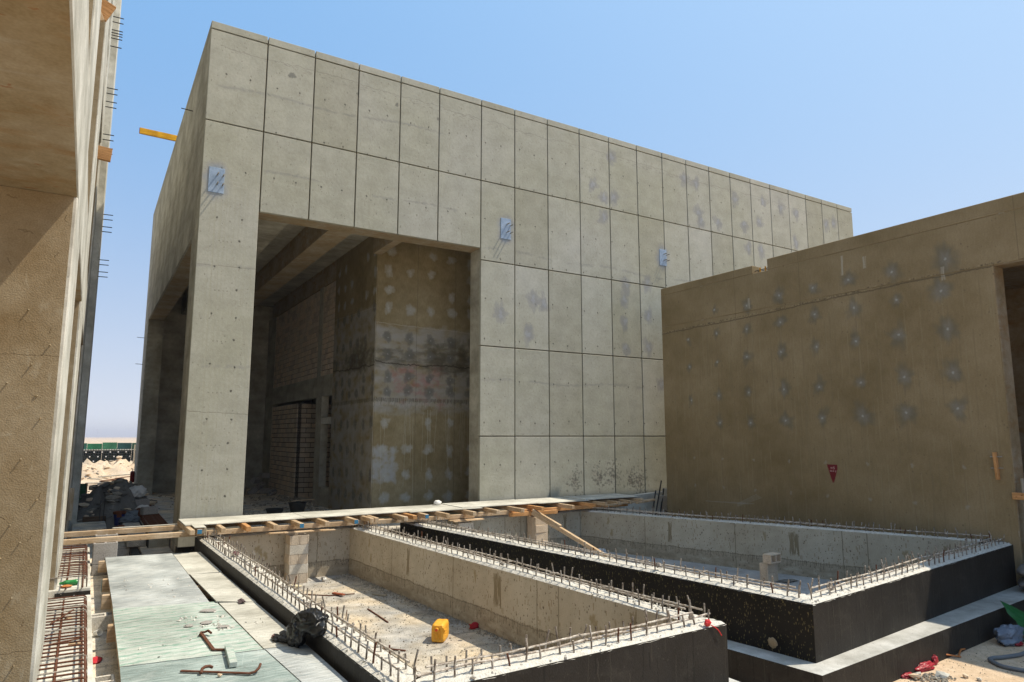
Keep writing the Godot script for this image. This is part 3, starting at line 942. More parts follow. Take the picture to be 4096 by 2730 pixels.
func core_painting(name: String, xa: float, xb: float, sd: int, grey_from: float, grey_to: float) -> void:
	# walls in the hall that face the opening: a grey older pour, brown curing film above and below
	var c := Canvas.new(xa, xb, -2.5, 6.3, 80.0, sd)
	var W := xb - xa
	c.fill(Color(0.52, 0.475, 0.365), [
		[c.noise(0.5, 4, sd + 31), sh(-0.05, 0.01), sh(0.05), 6.0],
		[c.noise(3.0, 4, sd + 32), sh(-0.035), sh(0.035), 16.0],
		[c.noise(6.0, 2, sd + 33, 0.2), sh(-0.025), sh(0.025), 8.0],
		[c.noise(30.0, 2, sd + 34), sh(-0.02), sh(0.02), 20.0]])
	for k in int(180 * (grey_to - grey_from)):
		c.blob(xa + c.rng.randf() * W, lerpf(grey_from, grey_to, c.rng.randf()), 0.15 + 0.2 * c.rng.randf(), 0.10 + 0.1 * c.rng.randf(), Color(0.60, 0.59, 0.565), 0.4, 0.5, 0.3, 0.0, 0.5)
	for k in 110: c.blob(xa + c.rng.randf() * W, 2.1 + 0.5 * c.rng.randf(), 0.1 + 0.2 * c.rng.randf(), 0.05 + 0.1 * c.rng.randf(), Color(0.36, 0.34, 0.29), 0.32, 0.7, 0.5, 0.0, 0.6)
	for k in 60: c.blob(xa + W * (0.45 + 0.35 * c.rng.randf()), 2.0 + 0.9 * c.rng.randf(), 0.1 + 0.2 * c.rng.randf(), 0.08 + 0.15 * c.rng.randf(), Color(0.30, 0.28, 0.22), 0.3, 0.7, 0.5, 0.0, 0.6)
	c.line(xa, 2.22, xb, 2.12, 0.03, Color(0.24, 0.22, 0.18), 0.8, -50.0, 0.05)
	c.line(xa, grey_to + 0.1, xb, grey_to - 0.05, 0.02, Color(0.66, 0.64, 0.60), 0.6, 20.0, 0.02)
	c.drips(xa, xb, 1.12, 0.25, Color(0.33, 0.31, 0.27), 0.6)
	c.drips(xa, xb, 1.0, 0.2, Color(0.68, 0.66, 0.62), 0.5)
	if sd == 9:
		for k in 60: c.blob(7.7 + c.rng.randf() * 1.6, 1.1 + c.rng.randf() * 0.9 + 0.2 * sin(k), 0.08 + 0.18 * c.rng.randf(), 0.05 + 0.1 * c.rng.randf(), Color(0.62, 0.38, 0.36), 0.24, 0.6, 0.5, 0.0, 0.8)
		for k in 160: c.blob(7.0 + c.rng.randf() * 0.85, -1.3 + c.rng.randf() * 1.0, 0.10, 0.10, Color(0.62, 0.625, 0.62), 0.5, 0.4, 0.2, 0.0, 0.6)
	for y in [5.6, 5.0, 4.4, 3.85, 2.95, 2.45, 1.75, 1.35, 0.4, -0.4, -1.15, -1.8]:
		for k in 6:
			var x := xa + 0.5 + k * 0.7
			if c.rng.randf() < 0.15: continue
			var on_brown: bool = y > grey_to or y < grey_from
			for q in 2: c.blob(x + 0.12 * (c.rng.randf() - 0.5), y + 0.12 * (c.rng.randf() - 0.5), 0.10 + 0.08 * c.rng.randf(), 0.12 + 0.09 * c.rng.randf(), Color(0.64, 0.64, 0.62) if on_brown else Color(0.40, 0.395, 0.375), 0.6, 0.35, 0.25, 10.0, 0.35)
			c.blob(x, y, 0.03, 0.03, Color(0.70, 0.70, 0.68), 0.7, 0.3, 0.3, 0.0, 0.8)
	for k in 26:
		var x := xa + 0.3 + c.rng.randf() * (W - 0.6)
		c.line(x, 0.8, x + 0.15 * (c.rng.randf() - 0.5), -0.2 - 1.8 * c.rng.randf(), 0.013, Color(0.72, 0.71, 0.66), 0.4, 0.0, 0.01)
	for q in [0.03, 0.36, 0.69]: c.line(xa + W * q, -2.4, xa + W * q, 6.2, 0.012, Color(0.34, 0.32, 0.27), 0.5, -20.0, 0.01)
	canvas_mat(name, c, 0.8, 0.6)

# ------------------------------------------------------------------ ground
func make_ground() -> void:
	var b := MB.new()
	var S := 2500.0
	b.quad(Vector3(-S, GROUND_Y, S), Vector3(S, GROUND_Y, S), Vector3(S, GROUND_Y, -S), Vector3(-S, GROUND_Y, -S))
	structure("ground", b, mats.sand)
	# blinding slab in front of the left block, with a trench left open in it
	structure("blinding_slab", box(Vector3(-0.6, GROUND_Y - 0.1, -15.4), Vector3(2.05, SLAB_Y, 0.5), 0.01), mats.slab_dust)
	structure("blinding_slab", box(Vector3(-0.6, GROUND_Y - 0.1, -27.5), Vector3(0.52, SLAB_Y, -15.4), 0.01), mats.slab_dust)
	structure("blinding_slab", box(Vector3(1.25, GROUND_Y - 0.1, -16.95), Vector3(2.05, SLAB_Y, -15.4), 0.01), mats.slab_dust)
	structure("blinding_slab", box(Vector3(1.25, GROUND_Y - 0.1, -19.0), Vector3(HX - 0.01, SLAB_Y, -16.95), 0.01), mats.slab_dust)
	var trench := thing("trench_wall", "black coated upstand along the open trench behind the plank beams", "trench wall", Vector3(1.0, GROUND_Y, -17.0))
	part("coated_face", box(Vector3(1.06, GROUND_Y, -19.0), Vector3(1.24, SLAB_Y - 0.02, -15.42), 0.01), mats.bitumen_spattered, trench)

# ------------------------------------------------------------------ the hall
const GX := [1.874, 3.21, 4.41, 5.605, 6.825, 8.03, 9.42, 10.6, 11.83, 13.1, 14.35, 15.6, 16.8, 18.0, 19.2, 20.36, 21.53, 22.71, 23.87, 25.0, 26.1, 27.2, 28.3]

func make_hall() -> void:
	var hall := thing("concrete_hall", "large grey concrete hall with jointed facade panels and a tall open bay", "building", Vector3(15, -2.4, -25))
	var gap := 0.016
	var zb := FZ - 0.10
	# wall bodies behind the panels
	part("wall", box(Vector3(HX + 0.05, GROUND_Y, -18.2), Vector3(3.20, 10.05, zb)), mats.concrete, hall)
	part("wall", box(Vector3(9.45, GROUND_Y, -17.65), Vector3(28.25, 10.05, zb)), mats.concrete, hall)
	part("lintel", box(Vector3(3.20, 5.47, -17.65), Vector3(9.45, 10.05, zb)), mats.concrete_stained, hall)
	part("coated_footing", box(Vector3(HX - 0.006, GROUND_Y, FZ - 0.3), Vector3(28.3, -2.42, FZ + 0.012)), mats.bitumen_spattered, hall)
	# front panels, each cast between recessed joints
	var rows := [[9.88, 10.08], [7.53, 9.88], [5.11, 7.53], [2.58, 5.11], [0.0, 2.58], [-2.42, 0.0]]
	for k in GX.size() - 1:
		var xa: float = GX[k] + (gap if k > 0 else 0.0)
		var xb: float = GX[k + 1] - (gap if k < GX.size() - 2 else 0.0)
		for r in rows.size():
			var ya: float = rows[r][0] + gap
			var yb: float = rows[r][1] - (gap if r > 0 else 0.0)
			if r >= 2 and k >= 1 and k <= 5:
				if r > 2: continue
				ya = 5.47
				if k == 5: xb = 9.42 - gap
			if k == 0 and r >= 2:
				if r > 2: continue
				ya = -2.42
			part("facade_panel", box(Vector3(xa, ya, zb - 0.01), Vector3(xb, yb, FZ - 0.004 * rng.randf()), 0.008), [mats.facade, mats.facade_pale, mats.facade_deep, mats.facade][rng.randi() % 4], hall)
	# left side: far pier, lintel, panels
	part("wall", box(Vector3(HX + 0.05, GROUND_Y, -34.4), Vector3(2.47, 10.05, -32.3)), mats.concrete, hall)
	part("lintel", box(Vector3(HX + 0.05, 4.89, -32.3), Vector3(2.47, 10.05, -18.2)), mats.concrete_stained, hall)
	for k in 14:
		var za := -17.06 - k * 1.238
		var zc := -17.06 - (k + 1) * 1.238 + 0.008
		for r in 3:
			part("side_panel", box(Vector3(HX, [9.884, 7.534, 4.89][r], zc), Vector3(HX + 0.06, [10.078, 9.876, 7.526][r], za), 0.004), mats.concrete, hall)
	part("side_panel", box(Vector3(HX, -2.42, -18.2), Vector3(HX + 0.06, 4.886, -17.058), 0.004), mats.concrete, hall)
	part("side_panel", box(Vector3(HX, -2.42, -34.39), Vector3(HX + 0.06, 4.886, -32.3), 0.004), mats.concrete, hall)
	# back, right end, roof, ceiling and floor close the room
	part("back_wall", box(Vector3(2.47, GROUND_Y, -34.4), Vector3(28.3, 10.05, -33.8)), mats.concrete, hall)
	part("end_wall", box(Vector3(27.9, GROUND_Y, -33.8), Vector3(28.25, 10.05, -17.65)), mats.concrete, hall)
	part("roof", box(Vector3(HX + 0.06, 9.4, -34.3), Vector3(28.2, 9.7, zb - 0.01)), mats.concrete, hall)
	part("ceiling", box(Vector3(2.0, 6.2, -33.9), Vector3(28.0, 6.5, -17.3)), mats.concrete, hall)
	part("hall_floor", box(Vector3(HX + 0.02, -3.0, -33.9), Vector3(28.0, -2.4, FZ - 0.3)), mats.slab_dust, hall)
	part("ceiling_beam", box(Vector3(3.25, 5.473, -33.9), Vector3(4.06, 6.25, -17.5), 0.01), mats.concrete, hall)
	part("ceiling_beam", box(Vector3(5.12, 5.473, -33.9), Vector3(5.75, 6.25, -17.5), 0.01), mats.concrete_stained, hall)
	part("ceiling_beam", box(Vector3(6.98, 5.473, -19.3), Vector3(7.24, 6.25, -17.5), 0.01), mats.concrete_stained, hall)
	# jamb lining stains on the right reveal
	part("reveal", box(Vector3(9.444, -2.4, -17.66), Vector3(9.452, 5.468, zb - 0.012)), mats.concrete, hall)
	# painted steel plates with anchor bolts
	for p in [[2.02, 2.37, 5.75, 6.37], [10.1, 10.45, 5.86, 6.5], [16.54, 16.87, 5.9, 6.48]]:
		var pl := part("steel_plate", box(Vector3(p[0], p[2], FZ - 0.01), Vector3(p[1], p[3], FZ + 0.012), 0.004), mats.zinc_paint, hall)
		for q in [[0.6, 0.72], [0.95, 0.68], [0.6, 0.34], [0.95, 0.32]]:
			var x: float = lerpf(p[0], p[1], q[0] if p[0] > 3.0 else q[0] - 0.05)
			var y: float = lerpf(p[2], p[3], q[1])
			part("anchor_bolt", rod([Vector3(x, y, FZ), Vector3(x, y, FZ + 0.18)], 0.017), mats.bolt, pl)
	# odd bars left in the side wall
	for p in [[3.1, -33.6], [4.3, -33.9], [9.0, -20.0]]:
		part("starter_bar", rod([Vector3(HX, p[0], p[1]), Vector3(HX - 0.3, p[0] + 0.01, p[1])], 0.012), mats.dark_bar, hall)
	# low kerb of pale concrete along the foot of the front, rising to the right
	var kerb := thing("concrete_upstand", "low pale concrete upstand rising along the foot of the hall front", "upstand", Vector3(13.5, -2.4, -16.8))
	var kb := MB.new()
	var lo := 10.9
	for k in 10:
		var xa := lo + k * 0.55
		var xb := xa + 0.55
		var ya := -2.06 + 0.028 * k
		kb.quad(Vector3(xa, -2.6, -16.75), Vector3(xb, -2.6, -16.75), Vector3(xb, ya + 0.028, -16.75), Vector3(xa, ya, -16.75))
		kb.quad(Vector3(xa, ya, -16.75), Vector3(xb, ya + 0.028, -16.75), Vector3(xb, ya + 0.028, -16.98), Vector3(xa, ya, -16.98))
	kb.quad(Vector3(16.4, -2.6, -16.75), Vector3(16.4, -2.6, -16.98), Vector3(16.4, -1.78, -16.98), Vector3(16.4, -1.78, -16.75))
	part("upstand", kb, mats.concrete_pale, kerb)
	# bar lying out over the parapet
	var yb := thing("timber_beam", "yellow timber beam with a red end sticking out over the hall parapet", "timber beam", Vector3(1.4, 10.1, -25.1))
	part("beam", bar(Vector3(0.78, 10.19, -25.1), Vector3(3.2, 10.15, -25.1), 0.08, 0.2), mats.timber_yellow, yb)
	part("end_paint", box(Vector3(0.765, 10.095, -25.135), Vector3(0.782, 10.285, -25.065), 0.002), plain("paint_red", Color(0.55, 0.16, 0.14)), yb)

func block_panel(called: String, label: String, at: Vector3, du: Vector3, nu: int, ny: int, lu: float, ly: float, depth: Vector3) -> void:
	# courses of single blocks in running bond; du: unit vector along, depth: vector into the wall
	var t := thing(called, label, "block wall", at)
	var ms := []
	for cut in [1.0, 0.5]:
		var m := MB.new()
		var a: Vector3 = du * (lu * cut - 0.026)
		var p := [Vector3.ZERO, a, Vector3(0, ly - 0.026, 0), depth]
		var lo := Vector3.ZERO
		var hi := Vector3.ZERO
		for q in [p[1], p[2], p[3]]:
			lo = lo.min(lo + q.min(Vector3.ZERO))
			hi = hi.max(hi + q.max(Vector3.ZERO))
		m.box(lo, hi, 0.006)
		ms.append(m.mesh())
	var tones := [mats.block_warm, mats.block_mid, mats.block_warm, mats.block_darker, mats.block_mid]
	for y in ny:
		var u := 0.0
		var k := 0
		while u < nu * lu - 0.01:
			var half := (y % 2 == 1 and k == 0) or nu * lu - u < lu * 0.75
			var o := at + du * u + Vector3(0, y * ly, 0) + depth.normalized() * (0.012 * rng.randf())
			part("block", ms[1 if half else 0], tones[rng.randi() % 5], t, Transform3D(Basis.IDENTITY, o))
			u += lu * (0.5 if half else 1.0)
			k += 1
	# bed of mortar behind the faces
	var lo2 := at + depth * 0.25
	var hi2 := at + depth * 0.9 + du * (nu * lu - 0.012) + Vector3(0, ny * ly - 0.014, 0)
	var m2 := MB.new()
	m2.box(lo2.min(hi2), lo2.max(hi2))
	part("mortar_bed", m2, mats.mortar, t)

func make_core_walls() -> void:
	var core := thing("core_walls", "patched concrete core walls standing inside the open hall bay", "core wall", Vector3(7.2, -2.4, -24))
	var X := 7.1
	part("front_wall", box(Vector3(X, -2.42, -19.45), Vector3(12.0, 6.25, -19.25), 0.008), mats.core_front, core)
	part("side_wall", box(Vector3(X - 0.004, -2.42, -23.3), Vector3(X + 0.25, 6.25, -19.252), 0.008), mats.core_side, core)
	part("top_beam", box(Vector3(X + 0.004, 5.5, -33.0), Vector3(X + 0.25, 6.25, -23.3)), mats.concrete_stained, core)
	part("tie_beam", box(Vector3(X - 0.01, 1.42, -33.0), Vector3(X + 0.24, 2.16, -23.3), 0.006), mats.concrete, core)
	part("post", box(Vector3(X - 0.002, 2.16, -25.25), Vector3(X + 0.25, 5.5, -24.8)), mats.concrete, core)
	part("post", box(Vector3(X - 0.006, -2.42, -25.2), Vector3(X + 0.25, 1.42, -24.5)), mats.concrete, core)
	part("end_post", box(Vector3(X + 0.002, -2.42, -33.8), Vector3(X + 0.25, 5.5, -32.3)), mats.concrete, core)
	part("sill", box(Vector3(X, -2.42, -24.5), Vector3(X + 0.25, -1.75, -23.3), 0.01), mats.concrete, core)
	part("cross_bar", box(Vector3(X - 0.003, 0.42, -24.5), Vector3(X + 0.2, 0.66, -23.3), 0.006), mats.concrete_pale, core)
	part("inner_wall", box(Vector3(X + 2.2, -2.42, -33.8), Vector3(X + 2.4, 6.25, -19.45)), mats.concrete, core)
	block_panel("block_wall", "high panel of blocks above the tie beam, left of its post", Vector3(X, 2.17, -25.26), Vector3(0, 0, -1), 17, 17, 0.414, 0.195, Vector3(0.2, 0, 0))
	block_panel("block_wall", "narrow high panel of blocks right of the post in the hall", Vector3(X, 2.17, -23.31), Vector3(0, 0, -1), 4, 17, 0.37, 0.195, Vector3(0.2, 0, 0))
	block_panel("block_wall", "low block wall under the tie beam, left of the dark doorway", Vector3(X, -2.4, -27.9), Vector3(0, 0, -1), 11, 19, 0.4, 0.196, Vector3(0.2, 0, 0))
	block_panel("block_wall", "return block wall seen end on inside the dark doorway", Vector3(X + 0.215, -2.4, -27.91), Vector3(1, 0, 0), 4, 19, 0.4, 0.196, Vector3(0, 0, -0.2))

# ------------------------------------------------------------------ left block
func make_left_block() -> void:
	var t := thing("half_built_block", "pale half built concrete block with deep openings along the left edge", "building", Vector3(-0.6, -2.6, -12))
	var A := -0.225
	var D := -0.95
	# ground storey piers, their rough reveals facing the camera side
	for p in [[-7.3, -9.1], [-13.1, -15.6], [-19.5, -21.9]]:
		part("pier", box(Vector3(D, SLAB_Y, p[1]), Vector3(A, 2.2, p[0] - 0.004), 0.012), mats.concrete_pale, t)
		part("reveal", box(Vector3(D + 0.01, SLAB_Y, p[0] - 0.01), Vector3(A - 0.035, 2.196, p[0]), 0.0), mats.concrete_rough, t)
		part("upper_pier", box(Vector3(D, 3.3, p[1]), Vector3(A, 7.4, p[0] - 0.004), 0.012), mats.concrete_pale, t)
		part("upper_reveal", box(Vector3(D + 0.01, 3.3, p[0] - 0.01), Vector3(A - 0.025, 7.396, p[0]), 0.0), mats.concrete_rough, t)
		part("top_pier", box(Vector3(D, 8.3, p[1]), Vector3(A, 12.0, p[0]), 0.012), mats.concrete_pale, t)
	part("soffit", box(Vector3(-6.0, 2.2, -21.9), Vector3(A - 0.012, 2.216, 1.5)), mats.concrete_stained, t)
	part("spandrel", box(Vector3(-6.0, 2.21, -21.9), Vector3(A, 3.3, 1.5), 0.012), mats.concrete_pale, t)
	part("spandrel", box(Vector3(-6.0, 7.4, -21.9), Vector3(A, 8.3, 1.5), 0.012), mats.concrete_pale, t)
	part("spandrel", box(Vector3(-6.0, 12.0, -21.9), Vector3(A, 16.0, 1.5), 0.012), mats.concrete_pale, t)
	part("return_wall", box(Vector3(-6.0, GROUND_Y, -34.0), Vector3(-0.06, 16.0, -21.9), 0.012), mats.concrete_pale, t)
	part("inner_wall", box(Vector3(-6.2, GROUND_Y, -34.0), Vector3(-6.0, 16.0, 1.5)), mats.concrete, t)
	part("ledge", box(Vector3(-0.9, SLAB_Y - 0.4, -12.45), Vector3(0.23, -2.36, -3.0), 0.01), mats.concrete_pale, t)
	part("ledge", box(Vector3(-0.9, SLAB_Y - 0.4, -18.0), Vector3(0.23, -2.36, -13.05), 0.01), mats.concrete_pale, t)
	part("coated_end", box(Vector3(-0.24, SLAB_Y - 0.2, -13.06), Vector3(0.232, -2.41, -13.035)), mats.bitumen, t)
	# groups of bar ends sticking out high up
	for g in [[11.7, 4, -21.0], [9.7, 4, -21.3], [8.45, 4, -21.6], [6.95, 4, -24.5], [5.7, 4, -25.5], [11.0, 3, -20.6]]:
		for k in g[1]:
			var y: float = g[0] - 0.16 * k - (0.08 if k > 1 else 0.0)
			var x: float = -0.06 if g[2] < -22.0 else A
			part("starter_bar", rod([Vector3(x - 0.02, y, g[2]), Vector3(x + 0.27, y + 0.01, g[2])], 0.014), mats.dark_bar, t)
	# ties and lumps in the near reveal
	for p in [[-0.62, 0.45, 0.05], [-0.5, -0.75, 0.07], [-0.42, -0.9, 0.05], [-0.55, -1.5, 0.08], [-0.36, 0.15, 0.05], [-0.47, -0.2, 0.06], [-0.70, 0.2, 0.09], [-0.33, -0.55, 0.05], [-0.66, -0.45, 0.06], [-0.58, -1.1, 0.07], [-0.38, -1.9, 0.06], [-0.44, -1.35, 0.05], [-0.52, 1.1, 0.05], [-0.34, 0.8, 0.05], [-0.62, -1.95, 0.07], [-0.46, 0.62, 0.06]]:
		part("tie_stub", rod([Vector3(p[0], p[1], -7.31), Vector3(p[0] + 0.006, p[1] + 0.008, -7.3 + p[2] * 0.4)], 0.007, 6), mats.concrete_stained, t)
	for p in [[-0.56, -1.02, 0.07], [-0.50, -1.7, 0.05], [-0.68, -0.1, 0.04], [-0.40, 0.35, 0.035]]:
		part("grout_lump", rock_mesh(int(900 + p[2] * 1000), 0.8), mats.concrete_rough, t, Transform3D(Basis.IDENTITY.scaled(Vector3(p[2], p[2] * 0.8, p[2] * 0.7)), Vector3(p[0], p[1], -7.3)))
	# wooden offcut nailed to the third pier
	var w := thing("wood_offcut", "short upright wooden offcut nailed to the far left pier", "wood offcut", Vector3(A + 0.02, -1.9, -19.0))
	part("board", bar(Vector3(A + 0.03, -1.95, -19.35), Vector3(A + 0.035, -1.2, -19.35), 0.09, 0.03), mats.timber_grey, w)
	# boards of the formwork standing out of the upper opening
	var pk := thing("formwork_plank", "split end of a brown plank poking from the upper left opening", "plank", Vector3(-0.4, 6.6, -12))
	part("plank", bar(Vector3(-0.75, 7.45, -11.9), Vector3(-0.33, 6.53, -12.0), 0.07, 0.2), mats.timber, pk)
	pk = thing("formwork_plank", "pale sawn board end behind the split plank at the upper left", "plank", Vector3(-0.3, 6.9, -12.3))
	part("plank", bar(Vector3(-0.9, 7.25, -12.4), Vector3(-0.16, 6.93, -12.4), 0.05, 0.32), mats.timber_orange, pk)
	pk = thing("formwork_plank", "small cut wooden block sticking out halfway up the left wall", "plank", Vector3(-0.1, 6.4, -17.4))
	part("plank", bar(Vector3(-0.5, 6.37, -17.4), Vector3(0.02, 6.33, -17.4), 0.1, 0.3), mats.timber_orange, pk)

# ------------------------------------------------------------------ right building
func make_right_building() -> void:
	var t := thing("brown_building", "brown concrete building in shade with rows of grey patches on the right", "building", Vector3(17, -3.2, -10))
	var X := 15.25
	var m: Material = mats.right_wall
	var zend := -15.67
	part("wall", box(Vector3(X, GROUND_Y, zend), Vector3(X + 0.4, 3.41, -6.31), 0.01), m, t)
	part("upper_wall", box(Vector3(X, 3.41, zend), Vector3(X + 0.4, 4.425, 1.0), 0.01), m, t)
	part("parapet", box(Vector3(X, 4.425, zend), Vector3(X + 0.35, 4.655, -12.125), 0.012), m, t)
	part("parapet", box(Vector3(X, 4.425, -11.635), Vector3(X + 0.35, 4.735, 1.0), 0.012), m, t)
	# crumbled patches on the parapet's edge
	for k in 26:
		var z := -15.6 + k * 0.54 + 0.3 * rng.randf()
		if z > -12.25 and z < -11.55: continue
		var y := 4.655 if z < -12.0 else 4.735
		var r := rock_mesh(200 + k, 0.3)
		part("parapet_lump", r, m, t, Transform3D(Basis.IDENTITY.scaled(Vector3(0.3, 0.10, 0.12 + 0.2 * rng.randf())), Vector3(X + 0.17, y - 0.004, z)))
	for k in 2:
		part("starter_bar", rod([Vector3(X + 0.12 + 0.12 * k, 4.51, -12.19), Vector3(X + 0.12 + 0.12 * k, 4.52, -11.58)], 0.012), mats.dark_bar, t)
	plain("cap_yellow", Color(0.78, 0.55, 0.10), 0.5)
	for p in [-11.95, -11.78]:
		part("bar_cap", rod([Vector3(X + 0.12, 4.425, p), Vector3(X + 0.12, 4.575, p)], 0.022, 8), mats.cap_yellow, t)
	part("reveal", box(Vector3(X + 0.02, GROUND_Y, -6.312), Vector3(X + 0.401, 3.39, -6.30)), mats.concrete_stained, t)
	part("lintel_soffit", box(Vector3(X + 0.01, 3.39, -6.29), Vector3(X + 0.41, 3.404, 1.0)), mats.concrete_stained, t)
	part("end_wall", box(Vector3(X + 0.4, GROUND_Y, zend), Vector3(X + 7.0, 4.425, zend + 0.4)), mats.concrete_stained, t)
	part("back_wall", box(Vector3(X + 6.6, GROUND_Y, zend + 0.4), Vector3(X + 7.0, 4.425, 1.0)), mats.concrete_stained, t)
	part("inner_wall", box(Vector3(X + 0.9, GROUND_Y, -9.0), Vector3(X + 6.6, 4.1, -8.8)), mats.concrete, t)
	part("roof", box(Vector3(X + 0.38, 4.1, zend + 0.02), Vector3(X + 6.9, 4.42, 0.98)), mats.concrete_stained, t)
	part("pier", box(Vector3(X, GROUND_Y, -1.0), Vector3(X + 0.4, 3.41, 1.0), 0.01), m, t)
	part("near_wall", box(Vector3(X + 0.4, GROUND_Y, 0.6), Vector3(X + 6.6, 4.425, 1.0)), mats.concrete_stained, t)
	var c := thing("wood_cleat", "bright orange wooden cleat bolted upright on the brown wall", "wood cleat", Vector3(X - 0.03, -0.85, -6.55))
	part("cleat", bar(Vector3(X - 0.03, -0.84, -6.56), Vector3(X - 0.03, -0.31, -6.58), 0.11, 0.05), mats.timber_orange, c)
	for y in [-0.40, -0.62]:
		part("bolt", rod([Vector3(X - 0.03, y, -6.67), Vector3(X - 0.03, y + 0.005, -6.46)], 0.012), mats.bolt, c)
	c = thing("wood_cleat", "flat wooden block clamped to the steel post at the right edge", "wood cleat", Vector3(X - 0.05, -1.2, -6.1))
	part("cleat", bar(Vector3(X - 0.06, -1.13, -6.33), Vector3(X - 0.06, -1.13, -5.98), 0.06, 0.13), mats.timber_orange, c)
	c = thing("steel_post", "thin grey steel post standing in the doorway at the right edge", "steel post", Vector3(X + 0.02, -3.2, -6.17))
	part("post", rod([Vector3(X + 0.03, GROUND_Y, -6.18), Vector3(X + 0.03, -0.8, -6.18)], 0.03, 10), mats.bolt, c)

# ------------------------------------------------------------------ pits
func pit_wall(t: Node3D, oa: Vector2, ob: Vector2, ia: Vector2, ib: Vector2, ytop: float, y_out: float, inner_mat: Material, coat: Material, u0: float, seed_: int, bars := true, bar_step := 0.2, rag := 1.0, rise := 0.0) -> void:
	# o*, i*: plan positions (x, z) of the outer and inner top edges, a to b
	var P := func(q: Vector2, y: float) -> Vector3: return Vector3(q.x, y, q.y)
	var inward := Vector3(ia.x - oa.x, 0, ia.y - oa.y).normalized()
	var L := (ib - ia).length()
	# inner face, its picture running along the wall
	var b := MB.new()
	var n := 12
	var nn := inward - (Vector3(ib.x - ia.x, 0, ib.y - ia.y).normalized()) * inward.dot(Vector3(ib.x - ia.x, 0, ib.y - ia.y).normalized())
	nn = nn.normalized()
	for k in n:
		var q0 := ia.lerp(ib, float(k) / n)
		var q1 := ia.lerp(ib, float(k + 1) / n)
		var A: Vector3 = P.call(q0, FLOOR_Y - 0.02)
		var B: Vector3 = P.call(q1, FLOOR_Y - 0.02)
		var C: Vector3 = P.call(q1, ytop + rise * (k + 1) / n)
		var E: Vector3 = P.call(q0, ytop + rise * k / n)
		var ua := u0 + L * k / n
		var ub := u0 + L * (k + 1) / n
		var U := [Vector2(ua, -A.y), Vector2(ub, -A.y), Vector2(ub, -C.y), Vector2(ua, -C.y)]
		b.smooth(A, B, C, nn, nn, nn, U[0], U[1], U[2])
		b.smooth(A, C, E, nn, nn, nn, U[0], U[2], U[3])
	part("inner_face", b, inner_mat, t)
	# core: ends and outer face
	b = MB.new()
	var on := -nn
	b.quado(P.call(oa, y_out), P.call(ob, y_out), P.call(ob, ytop + rise), P.call(oa, ytop), on)
	b.quado(P.call(oa, y_out), P.call(ia, y_out), P.call(ia, ytop), P.call(oa, ytop), P.call(oa - ob, 0.0))
	b.quado(P.call(ob, y_out), P.call(ib, y_out), P.call(ib, ytop + rise), P.call(ob, ytop + rise), P.call(ob - oa, 0.0))
	part("wall", b, coat, t)
	# rough top, left as cast
	var f := FastNoiseLite.new()
	f.seed = seed_
	f.frequency = 6.0
	f.fractal_octaves = 4
	var f2 := FastNoiseLite.new()
	f2.seed = seed_ + 1
	f2.frequency = 0.35
	var rows := int((ob - oa).length() / 0.05)
	var cols := 9
	var pts := []
	for r in rows + 1:
		for k in cols:
			var q := float(k) / (cols - 1)
			var s := oa.lerp(ob, float(r) / rows).lerp(ia.lerp(ib, float(r) / rows), q)
			var edge := sin(PI * q)
			var w := f.get_noise_2d(s.x, s.y)
			var yr := ytop + rise * r / rows
			var y := yr + 0.012 + edge * (0.012 + 0.035 * absf(w) * rag) + 0.02 * f2.get_noise_2d(s.x, s.y)
			if k == 0 or k == cols - 1:
				y = yr - 0.012 + 0.01 * w
			pts.append(Vector3(s.x + 0.010 * f.get_noise_2d(s.y * 3.0, s.x), y, s.y + 0.010 * f.get_noise_2d(s.x, s.y * 3.0 + 9.0)))
	b = MB.new()
	b.grid(pts, rows + 1, cols)
	part("rough_top", b, mats.rough_mortar, t)
	# crumbs of mortar
	var rocks := [rock_mesh(1, 0.8), rock_mesh(2, 0.6), rock_mesh(3, 0.7)]
	var spots := []
	for k in int(L * 46 * rag):
		var s := oa.lerp(ob, rng.randf()).lerp(ia.lerp(ib, 0.5), 0.0)
		var fr := rng.randf()
		s = oa.lerp(ob, fr).lerp(ia.lerp(ib, fr), 0.04 + 0.92 * rng.randf())
		spots.append([P.call(s, ytop + rise * fr + 0.012 + 0.012 * rng.randf()), 0.012 + 0.045 * rng.randf() * rng.randf()])
	scatter("mortar_crumbs", rocks, mats.rough_mortar, spots, t)
	if not bars: return
	var stub := []
	for v in 5:
		var h := 0.135 + 0.024 * v
		stub.append(rod([Vector3(0, -0.02, 0), Vector3(0.004 * (v - 2), h * 0.5, 0.003), Vector3(0.010 * (v - 2), h, -0.004 * v)], 0.0100, 6).mesh())
	var run := [[], []]
	for side in 2:
		var frac := 0.24 if side == 0 else 0.76
		var m := int((ob - oa).length() / bar_step)
		for k in m:
			var q := (k + 0.3 + 0.4 * side + 0.3 * (rng.randf() - 0.5)) / m
			var s := oa.lerp(ob, q).lerp(ia.lerp(ib, q), frac + 0.04 * (rng.randf() - 0.5))
			var turn := Basis.from_euler(Vector3(0.16 * (rng.randf() - 0.5), rng.randf() * TAU, 0.16 * (rng.randf() - 0.5)))
			part("starter_bar", stub[rng.randi() % 5], mats.rust if rng.randf() < 0.07 else mats.crusted_bar, t, Transform3D(turn, P.call(s, ytop + rise * q)))
		for k in 9:
			var q := lerpf(0.02, 0.985, k / 8.0)
			var s := oa.lerp(ob, q).lerp(ia.lerp(ib, q), frac + (0.06 if side == 0 else -0.06))
			run[side].append(P.call(s, ytop + rise * q + 0.10 + 0.012 * sin(k * 1.7 + side)))
		part("long_bar", rod(run[side], 0.0115, 7), mats.crusted_pale, t)
